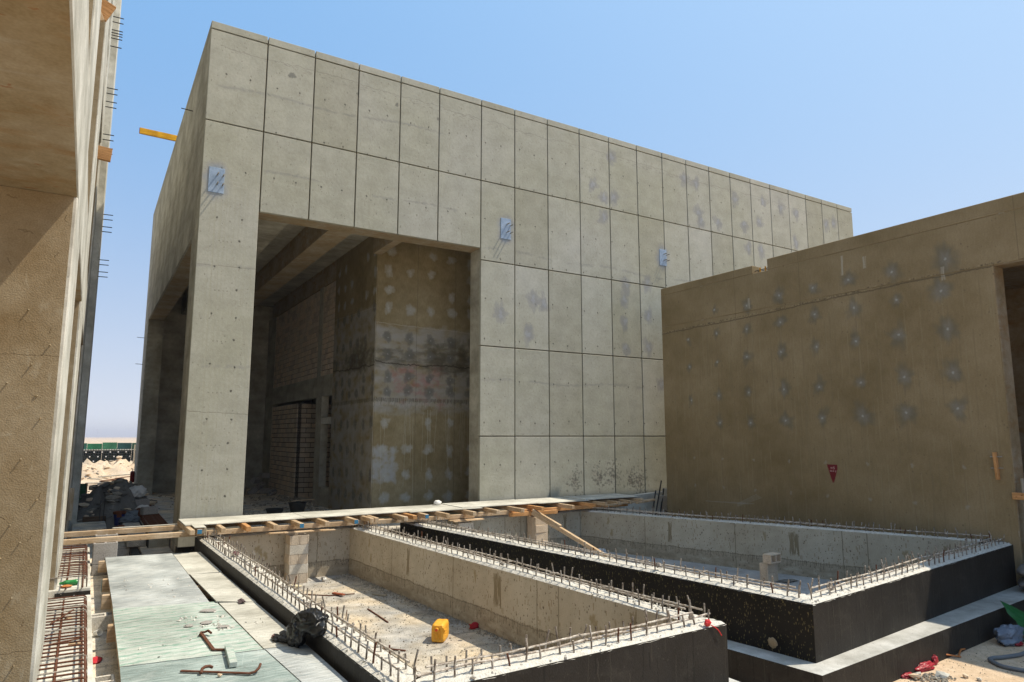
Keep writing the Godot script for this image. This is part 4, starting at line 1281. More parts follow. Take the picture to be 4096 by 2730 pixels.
	for k in int(L / 1.1):
		var q := (k + 0.5) / (L / 1.1)
		var s0 := oa.lerp(ob, q).lerp(ia.lerp(ib, q), 0.25)
		var s1 := oa.lerp(ob, q + 0.01).lerp(ia.lerp(ib, q + 0.01), 0.75)
		part("tie_bar", rod([P.call(s0, ytop + rise * q + 0.105), P.call(s1, ytop + rise * q + 0.12)], 0.009, 6), mats.crusted_bar, t)

func make_left_pit() -> void:
	var t := thing("left_pit", "nearer open concrete pit with starter bars, black coated outside, yellow can inside", "concrete pit", Vector3(4, FLOOR_Y, -11))
	pit_wall(t, Vector2(2.10, -16.1), Vector2(2.33, -5.5), Vector2(2.47, -15.78), Vector2(2.70, -5.9), -2.1, SLAB_Y - 0.1, mats.pit_wall, mats.bitumen, 0.3, 21)
	pit_wall(t, Vector2(5.70, -16.1), Vector2(6.33, -5.62), Vector2(5.34, -15.78), Vector2(5.98, -5.95), -2.1, GROUND_Y, mats.pit_wall, mats.bitumen_spattered, 0.0, 22)
	pit_wall(t, Vector2(2.33, -5.5), Vector2(6.33, -5.62), Vector2(2.70, -5.84), Vector2(5.98, -5.95), -2.102, GROUND_Y, mats.pit_wall, mats.bitumen, 4.0, 23, true, 0.2, 0.8)
	pit_wall(t, Vector2(2.10, -16.12), Vector2(5.70, -16.12), Vector2(2.40, -15.78), Vector2(5.40, -15.78), -2.104, SLAB_Y - 0.1, mats.pit_wall, mats.bitumen_spattered, 7.4, 24, false)
	part("pit_floor", box(Vector3(2.3, GROUND_Y - 0.02, -15.95), Vector3(6.2, FLOOR_Y, -5.7)), mats.gravel_floor, t)
	part("footing", box(Vector3(6.2, GROUND_Y, -15.9), Vector3(6.62, -2.8, -5.3), 0.012), mats.concrete_dust, t)
	part("footing", box(Vector3(2.3, GROUND_Y, -5.56), Vector3(6.2, -2.802, -5.28), 0.012), mats.concrete_dust, t)
	# square bearing plates and mortar lumps on the bars
	var lumps := rock_mesh(77, 0.9)
	for p in [[5.86, -1.99, -5.70], [2.42, -2.0, -8.6], [2.40, -2.0, -11.4], [5.75, -2.0, -9.6]]:
		part("mortar_lump", lumps, mats.crusted_bar, t, Transform3D(Basis.IDENTITY.scaled(Vector3(0.07, 0.08, 0.07)), Vector3(p[0], p[1], p[2])))

func make_right_pit() -> void:
	var t := thing("right_pit", "farther open concrete pit with black spattered outer wall and stepped footing", "concrete pit", Vector3(11, FLOOR_Y, -11))
	pit_wall(t, Vector2(6.72, -16.1), Vector2(7.93, -5.64), Vector2(7.10, -15.8), Vector2(8.30, -6.02), -2.1, -2.81, mats.pit_wall_grey, mats.bitumen_spattered, 1.0, 31)
	pit_wall(t, Vector2(7.93, -5.64), Vector2(15.22, -6.42), Vector2(8.30, -6.02), Vector2(14.95, -6.78), -2.102, -2.81, mats.pit_wall_grey, mats.bitumen, 0.5, 32, true, 0.2, 1.0, 0.05)
	pit_wall(t, Vector2(12.42, -16.1), Vector2(15.23, -6.5), Vector2(12.08, -15.84), Vector2(14.96, -6.9), -2.104, GROUND_Y, mats.pit_wall_grey, mats.bitumen, 0.2, 33, true, 0.2, 1.0, 0.07)
	pit_wall(t, Vector2(6.72, -16.12), Vector2(12.45, -16.12), Vector2(7.05, -15.8), Vector2(12.12, -15.84), -2.106, SLAB_Y - 0.1, mats.pit_wall_grey, mats.bitumen_spattered, 4.6, 34, false)
	var b := MB.new()
	b.quad(Vector3(7.0, FLOOR_Y, -15.9), Vector3(8.2, FLOOR_Y, -5.95), Vector3(15.15, FLOOR_Y, -6.6), Vector3(12.2, FLOOR_Y, -15.95))
	part("pit_floor", b, mats.pit_slab, t)
	# footing step: top at -2.8
	var out := [Vector2(6.46, -16.0), Vector2(7.60, -5.33), Vector2(15.24, -5.92)]
	var inn := [Vector2(6.78, -16.0), Vector2(8.0, -5.72), Vector2(15.24, -6.5)]
	b = MB.new()
	var coat := MB.new()
	for k in 2:
		var a := Vector3(out[k].x, -2.8, out[k].y)
		var c := Vector3(out[k + 1].x, -2.8, out[k + 1].y)
		var d := Vector3(inn[k + 1].x, -2.8, inn[k + 1].y)
		var e := Vector3(inn[k].x, -2.8, inn[k].y)
		b.quado(a, c, d, e, Vector3.UP)
		var dn := Vector3(0, -0.42, 0)
		coat.quado(a, c, c + dn, a + dn, (a - e))
	part("footing_top", b, mats.concrete_dust, t)
	part("footing_face", coat, mats.bitumen, t)
	# broken-out pipe hole
	part("broken_hole", lump(Vector3(7.775, -2.655, -6.15), Vector3(0.02, 0.05, 0.06), 0.5, 2.0, 5, 10, 14), mats.concrete_rough, t)
	var lumps := rock_mesh(78, 0.9)
	for p in [[7.75, -1.99, -8.2], [7.55, -1.99, -9.9], [7.32, -1.99, -11.9], [8.6, -2.0, -5.83], [7.98, -1.99, -6.9]]:
		part("mortar_lump", lumps, mats.crusted_bar, t, Transform3D(Basis.IDENTITY.scaled(Vector3(0.08, 0.10, 0.08)), Vector3(p[0], p[1], p[2])))

# ------------------------------------------------------------------ walkway of planks
func make_walkway() -> void:
	var t := thing("plank_walkway", "long cement dusted plywood walkway on timber joists in front of the hall", "walkway", Vector3(8, -2.0, -16))
	# decking sheets
	var sheets := [[1.84, 4.3, -16.86, -15.62, -1.792], [4.28, 6.75, -16.80, -15.60, -1.786], [6.72, 8.7, -16.86, -15.5, -1.795], [8.2, 10.5, -16.9, -15.66, -1.780], [10.48, 12.2, -16.84, -15.60, -1.782], [12.1, 14.2, -16.8, -15.66, -1.768]]
	for s in sheets:
		part("deck_sheet", box(Vector3(s[0], s[4] - 0.018, s[2]), Vector3(s[1], s[4], s[3]), 0.002), mats.ply_cement, t)
	part("deck_strip", box(Vector3(1.95, -1.80, -15.70), Vector3(2.16, -1.785, -15.08), 0.002), mats.ply_cement, t)
	# joists, squared timber lying across the beams
	var xs := [[1.90, -15.0, 0], [2.04, -15.05, 3], [2.14, -15.2, 4], [2.47, -14.98, 1], [2.95, -15.0, 2], [3.48, -14.97, 1], [4.0, -14.9, 3], [4.55, -14.95, 1], [5.20, -14.95, 3], [5.58, -15.0, 1], [5.70, -15.02, 1], [6.34, -14.86, 1], [6.62, -15.0, 2], [6.95, -15.05, 3], [7.43, -14.9, 0], [8.17, -14.95, 1], [8.86, -15.0, 0], [9.56, -14.95, 1], [10.21, -15.0, 2], [11.15, -14.95, 1], [11.92, -15.0, 2], [12.4, -15.1, 1], [12.9, -15.15, 0], [13.4, -15.2, 1], [13.9, -15.25, 0], [14.1, -15.5, 1]]
	var tops := [mats.timber, mats.timber, mats.timber_orange, mats.timber, mats.timber_grey]
	for q in xs:
		var x: float = q[0]
		var z1: float = q[1]
		var dx := 0.10 * (rng.randf() - 0.5)
		var j := part("joist", bar(Vector3(x, -1.868, z1), Vector3(x + dx, -1.868, -16.85), 0.095, 0.098, 0.008), tops[q[2]], t)
		if q[2] == 3:
			part("end_paint", box(Vector3(x - 0.043, -1.911, z1 - 0.004), Vector3(x + 0.043, -1.825, z1 + 0.003), 0.002), mats.paint_blue, j)
	for q in [[13.3, 14.75, -15.35], [13.6, 14.6, -15.2], [12.4, 13.6, -15.1]]:
		part("loose_board", bar(Vector3(q[0], -1.90, q[2]), Vector3(q[1], -1.89, q[2] - 0.35), 0.1, 0.045), mats.timber, t)
	# the two lines of beams below
	for q in [[-0.75, 6.1, -15.64, 0, -1.97], [5.6, 8.45, -15.52, 1, -1.972], [8.2, 9.6, -15.62, 1, -1.97], [9.5, 11.0, -15.50, 2, -2.02], [9.6, 13.6, -15.62, 2, -1.966]]:
		part("beam", bar(Vector3(q[0], q[4], q[2]), Vector3(q[1], q[4], q[2]), 0.10, 0.10, 0.006), tops[q[3]], t)
	for q in [[-0.75, 4.2, 0], [4.1, 9.0, 1], [8.9, 14.0, 1]]:
		part("beam", bar(Vector3(q[0], -1.968, -16.8 + 0.02 * q[2]), Vector3(q[1], -1.966, -16.8 + 0.02 * q[2]), 0.10, 0.10, 0.006), tops[q[2]], t)
	part("lean_strip", bar(Vector3(0.6, -1.905, -16.9), Vector3(1.9, -1.905, -16.9), 0.05, 0.02), mats.ply_cement, t)
	for q in [[3.4, 4.75, -15.45], [3.75, 4.85, -15.38], [7.72, 8.65, -15.45], [7.8, 8.62, -15.36]]:
		part("packing_board", bar(Vector3(q[0], -2.075 + 0.025 * (rng.randi() % 2), q[2]), Vector3(q[1], -2.068 + 0.01, q[2] + 0.03), 0.12, 0.024), mats.timber, t)
	# raking prop
	var p := thing("raking_timber", "long pale timber leaning from the walkway down into the farther pit", "timber prop", Vector3(11.17, FLOOR_Y, -13.16))
	part("prop", bar(Vector3(10.12, -1.98, -15.36), Vector3(11.17, FLOOR_Y + 0.05, -13.16), 0.11, 0.10, 0.006), mats.timber, p)
	part("doubling_piece", bar(Vector3(10.12, -1.91, -15.33), Vector3(10.48, -2.27, -14.6), 0.10, 0.045, 0.004), mats.timber, p)

var block_mesh: ArrayMesh
func hollow_block() -> ArrayMesh:
	if block_mesh: return block_mesh
	var m := MB.new()      # 0.4 long (x), 0.2 high, 0.2 deep, two cells open above and below
	m.box(Vector3(-0.2, 0, 0.068), Vector3(0.2, 0.2, 0.1), 0.009)
	m.box(Vector3(-0.2, 0, -0.1), Vector3(0.2, 0.2, -0.068), 0.009)
	for x in [-0.183, 0.0, 0.183]:
		m.box(Vector3(x - 0.017, 0.001, -0.0675), Vector3(x + 0.017, 0.199, 0.0675), 0.0)
	block_mesh = m.mesh()
	return block_mesh

func one_block(at: Vector3, turn: Vector3, label: String, mat: String, group := "loose and stacked concrete blocks") -> void:
	solo("concrete_block", hollow_block(), mats[mat], label, "concrete block", group, Transform3D(Basis.from_euler(turn), at))

func make_block_piers() -> void:
	var H := PI / 2
	var course := ["bottom", "second", "middle", "fourth", "top"]
	for k in 5:
		var y := FLOOR_Y + 0.201 * k
		var j := 0.012 * (rng.randf() - 0.5)
		if k % 2 == 0:
			one_block(Vector3(3.965 + j, y, -15.5), Vector3(0, H, 0), "left block of the pair in the %s course of the left pit pier" % course[k], "block_mid")
			one_block(Vector3(4.170 + j, y, -15.5), Vector3(0, H, 0), "right block of the pair in the %s course of the left pit pier" % course[k], "block_mid")
		else:
			one_block(Vector3(4.068 + j, y, -15.4), Vector3(0, 0, 0), "front block lying across the %s course of the left pit pier" % course[k], "block")
			one_block(Vector3(4.068 + j, y, -15.603), Vector3(0, 0, 0), "rear block lying across the %s course of the left pit pier" % course[k], "block")
	for k in 5:
		var y := FLOOR_Y + 0.201 * k
		one_block(Vector3(10.40, y, -15.45 + 0.01 * (k % 2)), Vector3(0, 0.05 * (k % 2), 0), "%s block of the pier behind the raking timber in the right pit" % course[k], "block_warm")
		one_block(Vector3(10.40, y, -15.655 + 0.01 * (k % 2)), Vector3(0, 0.05 * (k % 2), 0), "rear %s block of the pier behind the raking timber" % course[k], "block_warm")
		one_block(Vector3(8.15 + 0.01 * (k % 3), y, -15.45), Vector3(0, 0, 0), "%s block of the pier beside the far pit's left corner" % course[k], "block")
	# two small stacks inside the farther pit: the top ones lie with their cells showing
	for k in 3:
		var y := FLOOR_Y + 0.201 * k
		if k == 2:
			one_block(Vector3(12.83, y + 0.1, -10.16), Vector3(H, 0.10, 0), "concrete block showing two cells on top of the three high stack", "block_warm")
		else:
			one_block(Vector3(12.84, y, -10.16), Vector3(0, 0.10, 0), "%s block under the block that shows two cells" % ["bottom", "second"][k], "block_warm")
	for k in 2:
		one_block(Vector3(13.45, FLOOR_Y + 0.201 * k + (0.1 if k == 1 else 0.0), -8.35), Vector3(H if k == 1 else 0.0, 0.12, 0), ["lower block of the small stack near the far pit's right corner", "upper block with open cells near the far pit's right corner"][k], "block")
	# supports of the beams near the left block
	for k in 3:
		one_block(Vector3(0.46, SLAB_Y + (0.201 if k else 0.0) + (0.19 if k == 2 else 0.0), -15.55), Vector3(0, 0.03, 0), "%s block of the front support under the beams at the left" % ["bottom", "second", "top"][k], "block_grey")
		one_block(Vector3(0.50, SLAB_Y + 0.201 * k, -16.7), Vector3(0, 0.0, 0), "%s block of the rear support under the beams at the left" % ["bottom", "second", "top"][k], "block_grey")
	# behind the walkway's far end
	var spots := [[15.47, -2.46, -16.35, 0.1, "single pale block lying lowest at the brown building's far corner"], [15.9, -2.46, -16.4, 0.0, "bottom block of the pale stack at the brown building's far corner"], [15.72, -2.259, -16.4, 0.0, "long pale block halfway up the stack at the brown building's far corner"], [15.70, -2.058, -16.38, 0.0, "third block of the pale stack at the brown building's far corner"], [16.06, -1.857, -16.42, 0.0, "topmost block of the pale stack at the brown building's far corner"], [16.12, -2.058, -16.42, 0.0, "block under the topmost one of the stack at the brown building"], [16.14, -2.259, -16.42, 0.0, "hidden rear block low in the stack at the brown building"]]
	for s in spots:
		one_block(Vector3(s[0], s[1], s[2]), Vector3(0, s[3], 0), s[4], "block")
	structure("back_slab", box(Vector3(13.0, GROUND_Y - 0.1, -16.95), Vector3(18.0, -2.451, -16.12)), mats.slab_dust)

# ------------------------------------------------------------------ plywood floor at the left
func sheet(pts: Array, y: float, th: float, mat: Material, label: String, lift := 0.0) -> void:
	# four plan corners (x, z) counter-clockwise from above; the edge between the last and first corner may lift
	var m := MB.new()
	var top := []
	var bot := []
	for i in 4:
		var yy := y + (lift if i == 0 else 0.0)
		top.append(Vector3(pts[i][0], yy, pts[i][1]))
		bot.append(Vector3(pts[i][0], yy - th, pts[i][1]))
	var c: Vector3 = (top[0] + top[1] + top[2] + top[3]) / 4.0
	m.trio(top[0], top[1], top[2], Vector3.UP)
	m.trio(top[0], top[2], top[3], Vector3.UP)
	m.trio(bot[0], bot[1], bot[2], Vector3.DOWN)
	m.trio(bot[0], bot[2], bot[3], Vector3.DOWN)
	for i in 4:
		var k := (i + 1) % 4
		m.quado(top[i], top[k], bot[k], bot[i], (top[i] + top[k]) * 0.5 - c)
	solo("plywood_sheet", m, mat, label, "plywood sheet", "plywood sheets laid as a working floor at the left")

func make_plywood_floor() -> void:
	var y := -2.28
	sheet([[0.47, -10.90], [1.62, -10.62], [1.60, -15.32], [0.47, -15.50]], y, 0.018, mats.ply_bluegrey, "big blue grey plywood sheet nearest the plank beams")
	sheet([[1.612, -12.86], [2.115, -12.80], [2.09, -15.17], [1.604, -15.25]], y + 0.006, 0.018, mats.ply_cement, "narrow pale sheet at the far right beside the pit wall")
	sheet([[1.69, -10.50], [2.165, -10.25], [2.10, -12.70], [1.63, -12.85]], y + 0.010, 0.018, mats.ply_cement, "warped pale sheet beside the long dark gap", 0.02)
	sheet([[0.45, -8.18], [1.79, -8.02], [1.70, -10.60], [0.465, -10.89]], y + 0.002, 0.018, mats.ply_green, "green sheet with slanting printed bands, under the bent hook bar")
	sheet([[1.803, -8.03], [2.235, -7.95], [2.16, -10.33], [1.72, -10.58]], y + 0.004, 0.018, mats.ply_cement, "pale cement covered sheet under the black plastic bag")
	sheet([[0.40, -5.0], [1.98, -5.0], [1.80, -8.0], [0.45, -8.16]], y, 0.018, mats.ply_dark, "dark green sheet under the long flat crowbar")
	sheet([[1.99, -5.0], [2.27, -5.0], [2.235, -7.93], [1.81, -8.01]], y + 0.003, 0.018, mats.ply_bluegrey, "scratched blue grey sheet at the near right against the pit wall")
	# bearers below
	var names := ["far", "second", "third", "fourth", "nearest"]
	var z := [-15.2, -13.3, -12.0, -10.1, -6.9]
	for k in 5:
		var b := thing("bearer_timber", "%s squared timber end showing under the plywood's left edge" % names[k], "timber", Vector3(1.2, SLAB_Y, z[k]), "timbers carrying the plywood floor")
		part("timber", bar(Vector3(0.36 + 0.03 * (k % 2), SLAB_Y + 0.2, z[k]), Vector3(2.0, SLAB_Y + 0.2, z[k] + 0.1), 0.1, 0.2, 0.006), mats.timber, b)
		if k == 1: part("end_paint", box(Vector3(0.382, SLAB_Y + 0.11, z[k] - 0.045), Vector3(0.389, SLAB_Y + 0.29, z[k] + 0.045), 0.002), mats.paint_teal, b)
	var e := thing("edge_timber", "long timber under the plywood's left edge", "timber", Vector3(0.52, SLAB_Y, -10))
	part("timber", bar(Vector3(0.52, y - 0.07, -15.4), Vector3(0.47, y - 0.07, -5.2), 0.05, 0.1, 0.004), mats.timber, e)
	one_block(Vector3(0.40, SLAB_Y + 0.0, -11.2), Vector3(0, 0.05, 0), "pale block under the plywood edge among the bearers", "block")
	one_block(Vector3(0.32, SLAB_Y, -8.2), Vector3(0, PI / 2, 0), "pale block beside the near left corner of the plywood", "block")
	# tools and scraps on the floor
	var t := thing("hook_bar", "rusty flat bar bent into a hook on the green printed sheet", "pry bar", Vector3(1.33, y, -8.5))
	var yy := y + 0.018
	part("bar", bar(Vector3(1.300, yy, -8.93), Vector3(1.322, yy, -8.24), 0.036, 0.016, 0.003), mats.rust, t)
	part("bar", bar(Vector3(1.315, yy, -8.235), Vector3(1.445, yy, -8.155), 0.034, 0.016, 0.003), mats.rust, t)
	part("hook", rod([Vector3(1.27, yy + 0.01, -8.86), Vector3(1.295, yy + 0.012, -8.95), Vector3(1.33, yy + 0.015, -8.93), Vector3(1.365, yy + 0.03, -8.92), Vector3(1.385, yy + 0.02, -8.83)], 0.013, 7), mats.rust, t)
	var s := thing("painted_stick", "short pale green painted wooden stick lying on the plywood", "wooden stick", Vector3(1.43, y, -7.85))
	part("stick", bar(Vector3(1.462, y + 0.035, -8.17), Vector3(1.405, y + 0.035, -7.54), 0.075, 0.05, 0.004), mats.ply_green, s)
	t = thing("crowbar", "long flat rusty crowbar with an upturned end and a cross hook", "pry bar", Vector3(1.25, y, -7.4))
	part("bar", bar(Vector3(0.945, yy, -7.67), Vector3(1.515, yy, -7.235), 0.032, 0.014, 0.003), mats.rust, t)
	part("claw", rod([Vector3(1.505, yy, -7.243), Vector3(1.55, yy + 0.012, -7.225), Vector3(1.59, yy + 0.03, -7.26), Vector3(1.615, yy + 0.05, -7.31)], 0.013, 6), mats.rust, t)
	part("hook", rod([Vector3(1.10, yy + 0.005, -7.48), Vector3(1.12, yy + 0.03, -7.53), Vector3(1.15, yy + 0.035, -7.56), Vector3(1.19, yy + 0.03, -7.57), Vector3(1.215, yy + 0.02, -7.55)], 0.015, 7), mats.rust, t)
	var f := thing("rubber_flap", "folded brown rubber flap lying on the pale sheet by the pit", "rubber scrap", Vector3(2.0, y, -10.35))
	var fp := []
	for k in 9:
		for w in 2:
			var q := k / 8.0
			var ang := q * 4.4
			var dx := 0.12 * q if q < 0.6 else 0.072 + 0.03 * sin(ang)
			fp.append(Vector3(1.94 + dx * 1.1, y + 0.015 + (0.05 * q if q < 0.6 else 0.03 + 0.02 * cos(ang)), -10.45 + 0.22 * w))
	var fm := MB.new()
	fm.grid(fp, 9, 2)
	part("flap", fm, plain("rubber", Color(0.33, 0.27, 0.27), 0.8), f)
	# slabs of dropped mortar
	var flat := [rock_mesh(301, 0.28), rock_mesh(302, 0.22), rock_mesh(303, 0.3)]
	var spots := []
	for q in [[1.46, -9.42, 0.16, 22], [1.54, -10.05, 0.09, 8], [1.63, -9.7, 0.08, 14], [1.21, -9.42, 0.06, 6], [1.55, -9.17, 0.15, 24], [1.26, -9.75, 0.15, 16], [1.0, -8.6, 0.5, 10], [1.9, -9.2, 0.25, 12], [1.2, -7.6, 0.5, 8], [1.1, -12.5, 0.6, 16], [1.5, -11.3, 0.5, 10]]:
		for k in q[3]:
			spots.append([Vector3(q[0] + q[2] * (rng.randf() - 0.5) * 1.6, y + 0.008, q[1] + q[2] * 2.0 * (rng.randf() - 0.5)), 0.008 + 0.05 * rng.randf() * rng.randf()])
	var holder := MB.new()
	var crumbs := []
	for q in spots: crumbs.append(q)
	scatter_things(flat, crumbs)
	for q in [[1.53, -10.06, 0.20, "largest flat flake of grey mortar on the green sheet"], [1.43, -9.45, 0.17, "wide broken flake of mortar in the middle of the green sheet"], [1.22, -9.4, 0.11, "small flat mortar flake at the left of the mortar crumbs"], [1.57, -9.15, 0.15, "mortar flake nearest the bent hook bar"]]:
		solo("mortar_flake", flat[rng.randi() % 3], mats.block_grey, q[3], "mortar flake", "mortar flakes dropped on the plywood", Transform3D(Basis.from_euler(Vector3(0, rng.randf() * TAU, 0)).scaled(Vector3(q[2], q[2] * 0.5, q[2])), Vector3(q[0], y + 0.014, q[1])))
	solo("stone", rock_mesh(310, 0.7), mats.rock_warm, "small yellowish stone beside the crowbar", "stone", "", Transform3D(Basis.IDENTITY.scaled(Vector3.ONE * 0.05), Vector3(1.247, y + 0.02, -7.34)))
	# black plastic bag hung over the pit wall
	var bag := thing("plastic_bag", "crumpled black plastic bag draped over the near pit wall and bars", "plastic bag", Vector3(2.2, y, -8.0))
	part("bag", film_lump(Vector3(2.25, -2.02, -7.85), Vector3(0.14, 0.12, 0.27), 91), mats.black_film, bag)
	part("bag", film_lump(Vector3(2.13, -2.14, -7.98), Vector3(0.085, 0.14, 0.17), 92), mats.black_film, bag)
	part("bag_tail", film_lump(Vector3(2.08, -2.235, -8.17), Vector3(0.075, 0.042, 0.18), 93), mats.black_film, bag)
	part("bag_tail", film_lump(Vector3(1.99, -2.25, -8.27), Vector3(0.045, 0.026, 0.10), 94), mats.black_film, bag)
	part("cloth", lump(Vector3(1.965, -2.245, -8.31), Vector3(0.022, 0.018, 0.03), 0.3, 1.5, 95, 8, 12), plain("pink_cloth", Color(0.62, 0.42, 0.38), 0.9), bag)

func scatter_things(meshes: Array, spots: Array) -> void:
	scatter("mortar_crumbs", meshes, mats.rough_mortar, spots)
	var m: MeshInstance3D = get_child(get_child_count() - 1)
	m.set_meta("label", "loose grey mortar crumbs strewn over the plywood sheets")
	m.set_meta("category", "mortar crumbs")

# ------------------------------------------------------------------ reinforcement cages on the ledges
func make_cages() -> void:
	for g in [[-11.55, -4.0, 0.155, "near"], [-17.2, -13.0, 0.165, "far"]]:
		var c := thing("rebar_cage", "%s rusty reinforcement cage lying on the left ledge" % g[3], "rebar cage", Vector3(-0.1, -2.36, (g[0] + g[1]) / 2), "rebar cages on the ledge of the left block")
		var z: float = g[0]
		while z < g[1]:
			var d := 0.02 * (rng.randf() - 0.5)
			var y := -2.19 + 0.012 * (rng.randf() - 0.5)
			var x1: float = g[2]
			part("link", rod([Vector3(-0.62, y, z + d), Vector3(x1 - 0.03, y, z), Vector3(x1, y - 0.015, z), Vector3(x1 + 0.01, y - 0.05, z), Vector3(x1 + 0.008, -2.365, z)], 0.0095, 6), mats.rust if rng.randf() < 0.75 else mats.crusted_bar, c)
			z += (0.14 + 0.03 * rng.randf()) * (1.0 if g[3] == "near" else 1.15)
		for q in [[-0.10, -2.205], [-0.45, -2.205], [0.14, -2.21], [-0.1, -2.345], [0.12, -2.34]]:
			part("long_bar", rod([Vector3(q[0], q[1], g[0] - 0.05), Vector3(q[0] + 0.01, q[1] + 0.008, (g[0] + g[1]) / 2), Vector3(q[0], q[1], g[1])], 0.0105, 6), mats.rust, c)
		if g[3] == "near":
			part("loose_rod", rod([Vector3(-0.20, -2.165, -9.9), Vector3(0.02, -2.165, -10.55)], 0.0095, 6), mats.rust, c)
			part("loose_rod", rod([Vector3(-0.3, -2.165, -8.9), Vector3(0.09, -2.165, -9.05)], 0.0095, 6), mats.rust, c)
	var b := thing("bottle", "crushed green plastic bottle under the far rebar cage", "bottle", Vector3(-0.05, -2.36, -13.4))
	var body := MB.new()
	body.lathe([Vector2(0, -0.11), Vector2(0.04, -0.11), Vector2(0.045, -0.09), Vector2(0.04, 0), Vector2(0.045, 0.05), Vector2(0.02, 0.11), Vector2(0.016, 0.14), Vector2(0, 0.14)], 14, Transform3D(Basis.from_euler(Vector3(0, 0, PI / 2)), Vector3(-0.06, -2.315, -13.35)))
	part("body", body, plain("green_plastic", Color(0.16, 0.50, 0.25), 0.3), b)
	solo("paper_scrap", lump(Vector3(-0.10, -2.34, -13.2), Vector3(0.07, 0.02, 0.05), 0.4, 2.0, 12, 8, 12), plain("orange_scrap", Color(0.72, 0.45, 0.25), 0.8), "orange crumpled scrap next to the green bottle", "scrap")
	solo("paper_cup", cup(Vector3(0.28, SLAB_Y, -10.88), 0.04, 0.10, Basis.from_euler(Vector3(1.3, 0.6, 0))), plain("paper_white", Color(0.85, 0.84, 0.82), 0.7), "white paper cup lying beside the left ledge", "cup")
	solo("red_scrap", lump(Vector3(0.27, SLAB_Y + 0.015, -9.7), Vector3(0.06, 0.02, 0.10), 0.5, 2.0, 13, 8, 14), plain("red_plastic", Color(0.72, 0.14, 0.18), 0.5), "red plastic scrap on the slab beside the near cage", "scrap")
	# off-cuts and litter under the near cage
	for q in [[0.0, -9.6, 0.3, "wooden offcut lying under the near rebar cage"], [-0.05, -11.0, 1.2, "small wooden offcut at the far end of the near cage"]]:
		solo("wood_scrap", bar(Vector3(q[0], -2.345, q[1]), Vector3(q[0] + 0.12 * cos(q[2]), -2.345, q[1] + 0.12 * sin(q[2])), 0.05, 0.02), mats.timber, q[3], "wood scrap")
	var grit := []
	var rocks := [rock_mesh(21, 0.7), rock_mesh(22, 0.6)]
	for k in 420:
		grit.append([Vector3(-0.6 + 0.8 * rng.randf(), -2.355, -17.0 + 13.0 * rng.randf()), 0.006 + 0.025 * rng.randf() * rng.randf()])
	for k in 300:
		grit.append([Vector3(0.24 + 0.24 * rng.randf(), SLAB_Y + 0.005, -15.3 + 10.0 * rng.randf()), 0.006 + 0.03 * rng.randf() * rng.randf()])
	scatter("grit", rocks, mats.rough_mortar, grit)
	label_last("pale grit and mortar crumbs on the left ledge and slab", "grit")

func label_last(label: String, category: String) -> void:
	var m := get_child(get_child_count() - 1)
	m.set_meta("label", label)
	m.set_meta("category", category)

func cup(at: Vector3, r: float, h: float, bs := Basis.IDENTITY) -> MB:
	var m := MB.new()
	m.lathe([Vector2(0, 0), Vector2(r * 0.72, 0), Vector2(r, h), Vector2(r * 1.05, h), Vector2(r * 0.95, h * 0.97), Vector2(r * 0.68, 0.01), Vector2(0, 0.01)], 18, Transform3D(bs, at + Vector3(0, r * 0.9 if bs != Basis.IDENTITY else 0.0, 0)))
	return m

